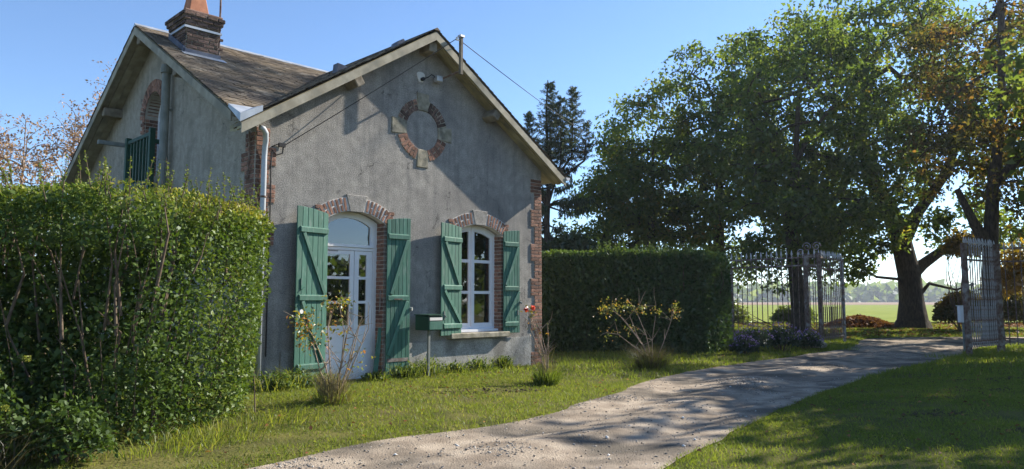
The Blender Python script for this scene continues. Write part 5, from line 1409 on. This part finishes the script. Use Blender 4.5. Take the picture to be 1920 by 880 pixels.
# right leaf
gr=empty('gate_leaf',(0,0,0)); tag(gr,'right leaf of the iron gate with flaking pale paint, seen almost edge on','gate')
bars_between(gr,Rg,Hr,15,0.24,2.86,0.015,mt='rust_white',spear=True)
for z in (0.32,2.52,2.90): rail(gr,Rg,Hr,z,w=0.05)
MB().box((Rg.x-0.055,Rg.y-0.055,0.0),(Rg.x+0.055,Rg.y+0.055,2.95)).build('stile',M['rust'],gr)
bars_between(gr,Rg,Hr,14,0.24,1.30,0.012,mt='rust_white',spear=False)
# right pillar and fence
pr=empty('gate_pillar',(0,0,0)); tag(pr,'rusty square iron post carrying the right gate leaf','gate pillar')
MB().box((Hr.x-0.07,Hr.y-0.07,0),(Hr.x+0.07,Hr.y+0.07,2.95)).build('post',M['rust'],pr)
MB().prism([(Hr.x-0.09,Hr.y-0.09,2.951),(Hr.x+0.09,Hr.y-0.09,2.951),(Hr.x+0.09,Hr.y+0.09,2.951),(Hr.x-0.09,Hr.y+0.09,2.951)],(0,0,0.05)).build('cap',M['rust'],pr)
fr=empty('iron_fence',(0,0,0)); tag(fr,'rusty iron fence with wide spaced bars at the right edge of the view','fence')
bars_between(fr,Hr+Vector((0.1,-0.075,0)),Re,14,0.25,2.80,0.014)
for z in (0.42,2.52,2.88): rail(fr,Hr,Re,z)
# white box on a post beyond the gate leaf
wb=empty('box_on_post',(12.85,21.1,0.05)); tag(wb,'small white box on a thin post just left of the right gate leaf','box')
MB().box((-0.11,-0.07,0.78),(0.11,0.07,1.24)).build('box',M['white'],wb,bevel=0.01)
MB().box((-0.02,-0.02,-0.05),(0.02,0.02,0.78)).build('post',M['castiron'],wb)
MB().box((-0.13,-0.09,1.242),(0.13,0.09,1.262)).build('lid',M['white'],wb)

# ------------------------------------------------------------------ garden plants
def tuft(parent,n,h,r,wd,material,tint,name='grass_tuft',droop=0.8,z0=0.0):
    a=RNG.uniform(0,6.283,n); rr=r*np.sqrt(RNG.random(n)); P=np.c_[np.cos(a)*rr,np.sin(a)*rr,np.full(n,z0)]
    lean=np.stack([np.cos(a),np.sin(a)],-1)*(droop*RNG.random(n)*(0.3+rr/r))[:,None]+RNG.normal(size=(n,2))*0.38
    me=blade_mesh(name,P,h*(0.25+0.8*RNG.random(n)),lean,wd,tint[0]+(tint[1]-tint[0])*RNG.random(n),True)
    return link(name,me,M[material],parent)
def rose(label,base,stems,leafs,tufts,flowers=(),bark='palebark',lmat='leaf_rose',tint=(0.1,1.0)):
    z=gz(base[0],base[1]); t=empty('rose_bush',(base[0],base[1],z)); tag(t,label,'rose bush','rose bushes in the front lawn')
    sk=Skel()
    for pts in stems:
        r0=0.010; ids=sk.path(pts,-1,[r0*(1-0.7*i/len(pts)) for i in range(len(pts))])
        for k in range(4):
            j=ids[RNG.integers(1,len(ids))]; d=rand_dirs(1)[0]*0.14+np.array([0,0,0.10]); q=sk.n[j]+d; sk.path([q,q+d*0.7+rand_dirs(1)[0]*0.03],j,[0.004,0.002])
    link('stems',skeleton_mesh('stems',sk.n,sk.p,sk.radii(0.003),5),M[bark],t)
    P=[]
    for c,r,n in leafs: P.append(np.array(c)+RNG.normal(size=(n,3))*np.array(r)*0.5)
    P=np.vstack(P); n=len(P)
    link('leaves',leaf_mesh('leaves',P,0.055*(0.6+0.7*RNG.random(n)),np.clip(tint[0]+(tint[1]-tint[0])*RNG.random(n),0,1),rand_dirs(n)+np.array([0,0,-0.2]),rand_dirs(n)*0.7+np.array([0,0,0.8]),0.6),M[lmat],t)
    for args in tufts: tuft(t,*args)
    for c in flowers:
        n=22; P=np.array(c)+RNG.normal(size=(n,3))*0.012; link('rose_bloom',leaf_mesh('rose_bloom',P,0.05,RNG.random(n),rand_dirs(n)+np.array([0,0,0.4]),None,0.9,0.25),M['petal_red'],t)
    return t
# camera-right is +x, depth +y
rose('straggly rose bush with a dry grass clump at its foot, in front of the door',(-2.33,9.72),
     [arr((0,0,0),(-0.10,0,0.45),(-0.28,0,0.85),(-0.44,0,1.08)),arr((0,0,0),(-0.05,0,0.5),(-0.10,0.05,0.95),(-0.02,0.05,1.25)),arr((0.03,0,0),(0.10,0,0.5),(0.13,0,0.9),(0.05,0,1.3)),arr((0.05,0,0),(0.18,0,0.45),(0.27,0,0.85),(0.36,0,1.1)),arr((0.05,0,0),(0.22,0,0.4),(0.36,0,0.75),(0.44,0.05,0.95)),arr((0,0,0),(0.12,-0.05,0.5),(0.20,-0.1,0.95)),arr((0,0,0),(-0.16,-0.05,0.4),(-0.24,-0.1,0.72)),arr((0.04,0,0),(0.2,0.1,0.5),(0.3,0.12,0.98)),arr((0.02,0,0),(0.09,-.04,0.42),(0.16,-.05,0.82),(.22,-.02,1.02))],
     [((-0.40,0,1.05),(0.20,0.16,0.16),110),((-0.28,0,0.82),(0.2,0.15,0.2),80),((0.02,0,1.26),(0.22,0.16,0.14),110),((0.0,0,0.95),(0.25,0.15,0.2),50),((0.32,0,0.55),(0.25,0.2,0.3),30),((-0.45,0,0.85),(0.08,.08,.2),25)],
     [(520,0.52,0.15,0.006,'drygrass',(0.2,1.0),'grass_tuft',0.35),(260,0.22,0.26,0.008,'grass',(0.1,0.9)),(160,0.25,0.24,0.006,'drygrass',(0.1,0.8),'dry_leaves',1.4)])
rose('thin leaning rose stem with red blooms, by the house corner',(0.58,12.45),
     [arr((0,0,0),(-0.06,0,0.5),(-0.20,0,0.95),(-0.30,0,1.22)),arr((0,0,0),(-0.04,0,0.5),(-0.16,0,0.9),(-0.24,0,1.15)),arr((0,0,0),(-0.09,0,0.45),(-0.24,0,0.85),(-0.36,0,1.1)),arr((0,0,0),(0.0,0,0.5),(-0.10,0,0.9)),arr((0,0,0),(0.03,0,0.5),(0.02,0,0.98)),arr((0,0,0),(-0.02,0.05,0.45),(-0.14,0.05,0.8),(-0.26,0.03,1.05))],
     [((-0.27,0,1.2),(0.1,0.08,0.08),28),((-0.15,0,0.95),(0.2,0.1,0.2),14)],
     [(600,0.34,0.19,0.009,'grass',(0.0,0.35)),(90,0.85,0.09,0.006,'drygrass',(0.0,0.7),'dry_stalks',0.25)],[(-0.34,-0.02,1.24),(-0.22,-0.02,1.27)])
rose('wide arching rose bush with yellow leaves in front of the dark hedge',(2.88,15.25),
     [arr((0,0,0.1),(-0.25,0,0.6),(-0.55,0,1.0),(-0.85,0,1.25),(-1.0,0,1.2)),arr((0,0,0.1),(-0.12,0,0.7),(-0.30,0,1.15),(-0.5,0,1.45)),arr((0,0,0.1),(-0.35,0,0.45),(-0.7,0,0.72),(-0.95,0,0.75)),arr((0.05,0,0.1),(0.25,0,0.6),(0.40,0,1.0),(0.46,0,1.25)),arr((0,0,0.1),(-0.3,0.05,0.7),(-0.45,0.05,1.1),(-0.25,0.05,1.3),(0.1,0.05,1.3)),arr((0,0,0.1),(0.0,0,0.6),(0.08,0,1.1)),arr((0,0,.1),(-.2,-.05,.5),(-.5,-.05,.9),(-.75,-.05,1.2))],
     [((-0.95,0,1.22),(0.22,0.15,0.16),95),((-0.6,0,1.3),(0.3,0.15,0.16),90),((-0.2,0,1.25),(0.3,0.15,0.13),80),((0.48,0,1.2),(0.17,0.12,0.16),70),((-0.45,0,0.85),(0.16,0.1,0.1),30),((-0.9,0,0.7),(0.3,0.1,0.12),35),((0.1,0,1.2),(.2,.1,.1),25)],
     [(900,0.60,0.27,0.008,'drygrass',(0.0,0.2)),(420,0.40,0.32,0.009,'grass',(0.0,0.4))],tint=(0.3,0.95))
# asters by the fence and a pale stone
for (x,y,s,lab) in ((6.6,20.35,0.62,'purple flowering aster clump against the end of the clipped hedge'),(7.55,20.8,0.66,'purple aster clump in the middle of the bed below the fence'),(8.5,21.4,0.5,'low aster clump nearest the gate pillar'),(6.0,19.2,0.42,'small purple aster at the foot of the hedge corner')):
    z=gz(x,y); t=shrub('aster_plant',lab,(x,y,z),[(0,0,s*0.35,s*0.9,s*0.6,s*0.75,1)],1700,0.075,'leaf_aster',(0.0,1.0),stems=20,cat='flowers',group='asters below the iron fence',hollow=0.35)
    n=85; d=rand_dirs(n); d[:,2]=np.abs(d[:,2]); d[:,1]=-np.abs(d[:,1])*0.8; P=np.array([0,0,s*0.35])+d*np.array([s*0.95,s*0.65,s*0.85]); P=P[(P[:,2]>s*0.5)]; n=len(P)
    Q=np.repeat(P,6,axis=0); ax=rand_dirs(len(Q)); link('blooms',leaf_mesh('blooms',Q,0.030,RNG.random(len(Q)),ax,rand_dirs(len(Q))*0.4+np.array([0,-0.6,0.8]),0.5),M['petal'],t)['kind']='stuff'
def rock(name,label,c,r,material):
    bm=bmesh.new(); bmesh.ops.create_icosphere(bm,subdivisions=3,radius=1.0)
    for v in bm.verts:
        q=np.array(v.co)[None]; k=1+0.35*(float(fbm(q*1.4+9,3)[0])-0.44)*2; v.co=Vector((v.co.x*r[0]*k,v.co.y*r[1]*k,max(v.co.z,-0.4)*r[2]*k))
    me=bpy.data.meshes.new(name); bm.to_mesh(me); bm.free(); me.polygons.foreach_set('use_smooth',[True]*len(me.polygons))
    o=link(name,me,material); o.location=c; return tag(o,label,'stone')
rock('stone','pale rounded stone lying in the flower bed by the gate pillar',(8.95,21.75,gz(8.95,21.75)+0.12),(0.26,0.18,0.17),M['stone'])
# weeds at the foot of the wall
for (u_,out,s,hh,lab) in ((0.62,0.30,0.34,0.30,'leafy weeds under the left door shutter'),(1.05,0.38,0.26,0.22,'low weeds before the left side of the doorstep'),(2.15,0.22,0.28,0.16,'dark weeds growing on the doorstep edge'),(2.75,0.22,0.36,0.26,'weeds under the right door shutter'),(3.25,0.25,0.40,0.34,'bushy weeds around the mailbox post'),(3.9,0.18,0.26,0.20,'small weeds below the left window shutter'),(4.5,0.2,0.34,0.26,'leafy weeds below the window sill'),(5.2,0.16,0.22,0.26,'thin weeds below the right window shutter'),(0.15,0.5,0.4,0.3,'weeds between the hedge end and the wall')):
    p=hw(u_,-out,0); z=gz(p.x,p.y)
    t=shrub('weed_clump',lab,(p.x,p.y,z),[(0,0,hh*0.15,s,s*0.55,hh,1)],420,0.055,'leaf_hedge',(0.2,1.0),stems=10,cat='weeds',group='weeds along the wall foot',hollow=0.2)
    tuft(t,120,hh*1.3,s*0.8,0.009,'grass',(0.1,0.8))
for x,y,lab in ((9.7,22.1,'long grass around the foot of the left gate pillar'),(12.3,19.0,'long grass under the right gate leaf'),(13.4,19.4,'long grass clump at the right fence foot'),(11.2,19.0,'grass clump at the right gate stile'),(-3.0,7.6,'tall grass at the near foot of the left hedge'),(-3.3,7.05,'grass clump in the shade of the left hedge corner'),(-2.75,8.6,'grass at the sunlit end of the left hedge')):
    t=empty('grass_clump',(x,y,gz(x,y))); tag(t,lab,'grass clump','clumps of long grass'); tuft(t,260,0.19,0.55,0.009,'grass',(0.05,0.8),droop=1.3)
# undergrowth at the near foot of the hedge
for (x,y,rx,hh,n,lab) in ((-4.75,6.15,0.75,0.95,6500,'dark leafy undergrowth at the bottom left below the hedge'),(-3.85,6.45,0.45,0.55,2600,'low brambly growth at the near corner foot of the left hedge'),(-6.1,6.1,0.8,1.0,5000,'undergrowth at the left edge of the view in front of the hedge')):
    shrub('bramble',lab,(x,y,gz(x,y)),[(0,0,hh*0.25,rx,0.38,hh*0.85,1)],n,0.055,'leaf_hedge',(0.0,0.5),stems=26,cat='bramble',hollow=0.35)
t=empty('dry_grass_clump',(-4.35,5.98,gz(-4.35,5.98))); tag(t,'dry brown grass hanging at the near foot of the left hedge','grass clump'); tuft(t,420,0.5,0.4,0.005,'drygrass',(0.0,0.3),droop=1.4)
# hydrangea-like seed heads low in the left hedge
t=empty('ivy_flower_heads',(0,0,0)); tag(t,'pale green ball shaped flower heads low in the left hedge','flower heads')
P=[]
for k in range(20):
    c=np.array([-4.62+RNG.normal()*0.28,5.98+RNG.normal()*0.06,0.90+RNG.normal()*0.22]); P.append(c+rand_dirs(46)*0.026)
P=np.vstack(P); link('flower_head',leaf_mesh('flower_head',P,0.016,0.75+0.2*RNG.random(len(P)),None,None,0.9),M['leaf_hedge'],t)

# ------------------------------------------------------------------ haze over the fields
hm=bpy.data.materials.new('haze'); hm.use_nodes=True; N_=hm.node_tree.nodes
for n_ in list(N_): N_.remove(n_)
ho=N_.new('ShaderNodeOutputMaterial'); hv=N_.new('ShaderNodeVolumePrincipled'); hv.inputs['Color'].default_value=(0.80,0.88,1.0,1); hv.inputs['Density'].default_value=0.0004; hv.inputs['Anisotropy'].default_value=0.3
hm.node_tree.links.new(hv.outputs[0],ho.inputs['Volume'])
tag(MB().box((-1700,-400,-2.0),(1700,2700,26.0)).build('haze',hm),kind='stuff')
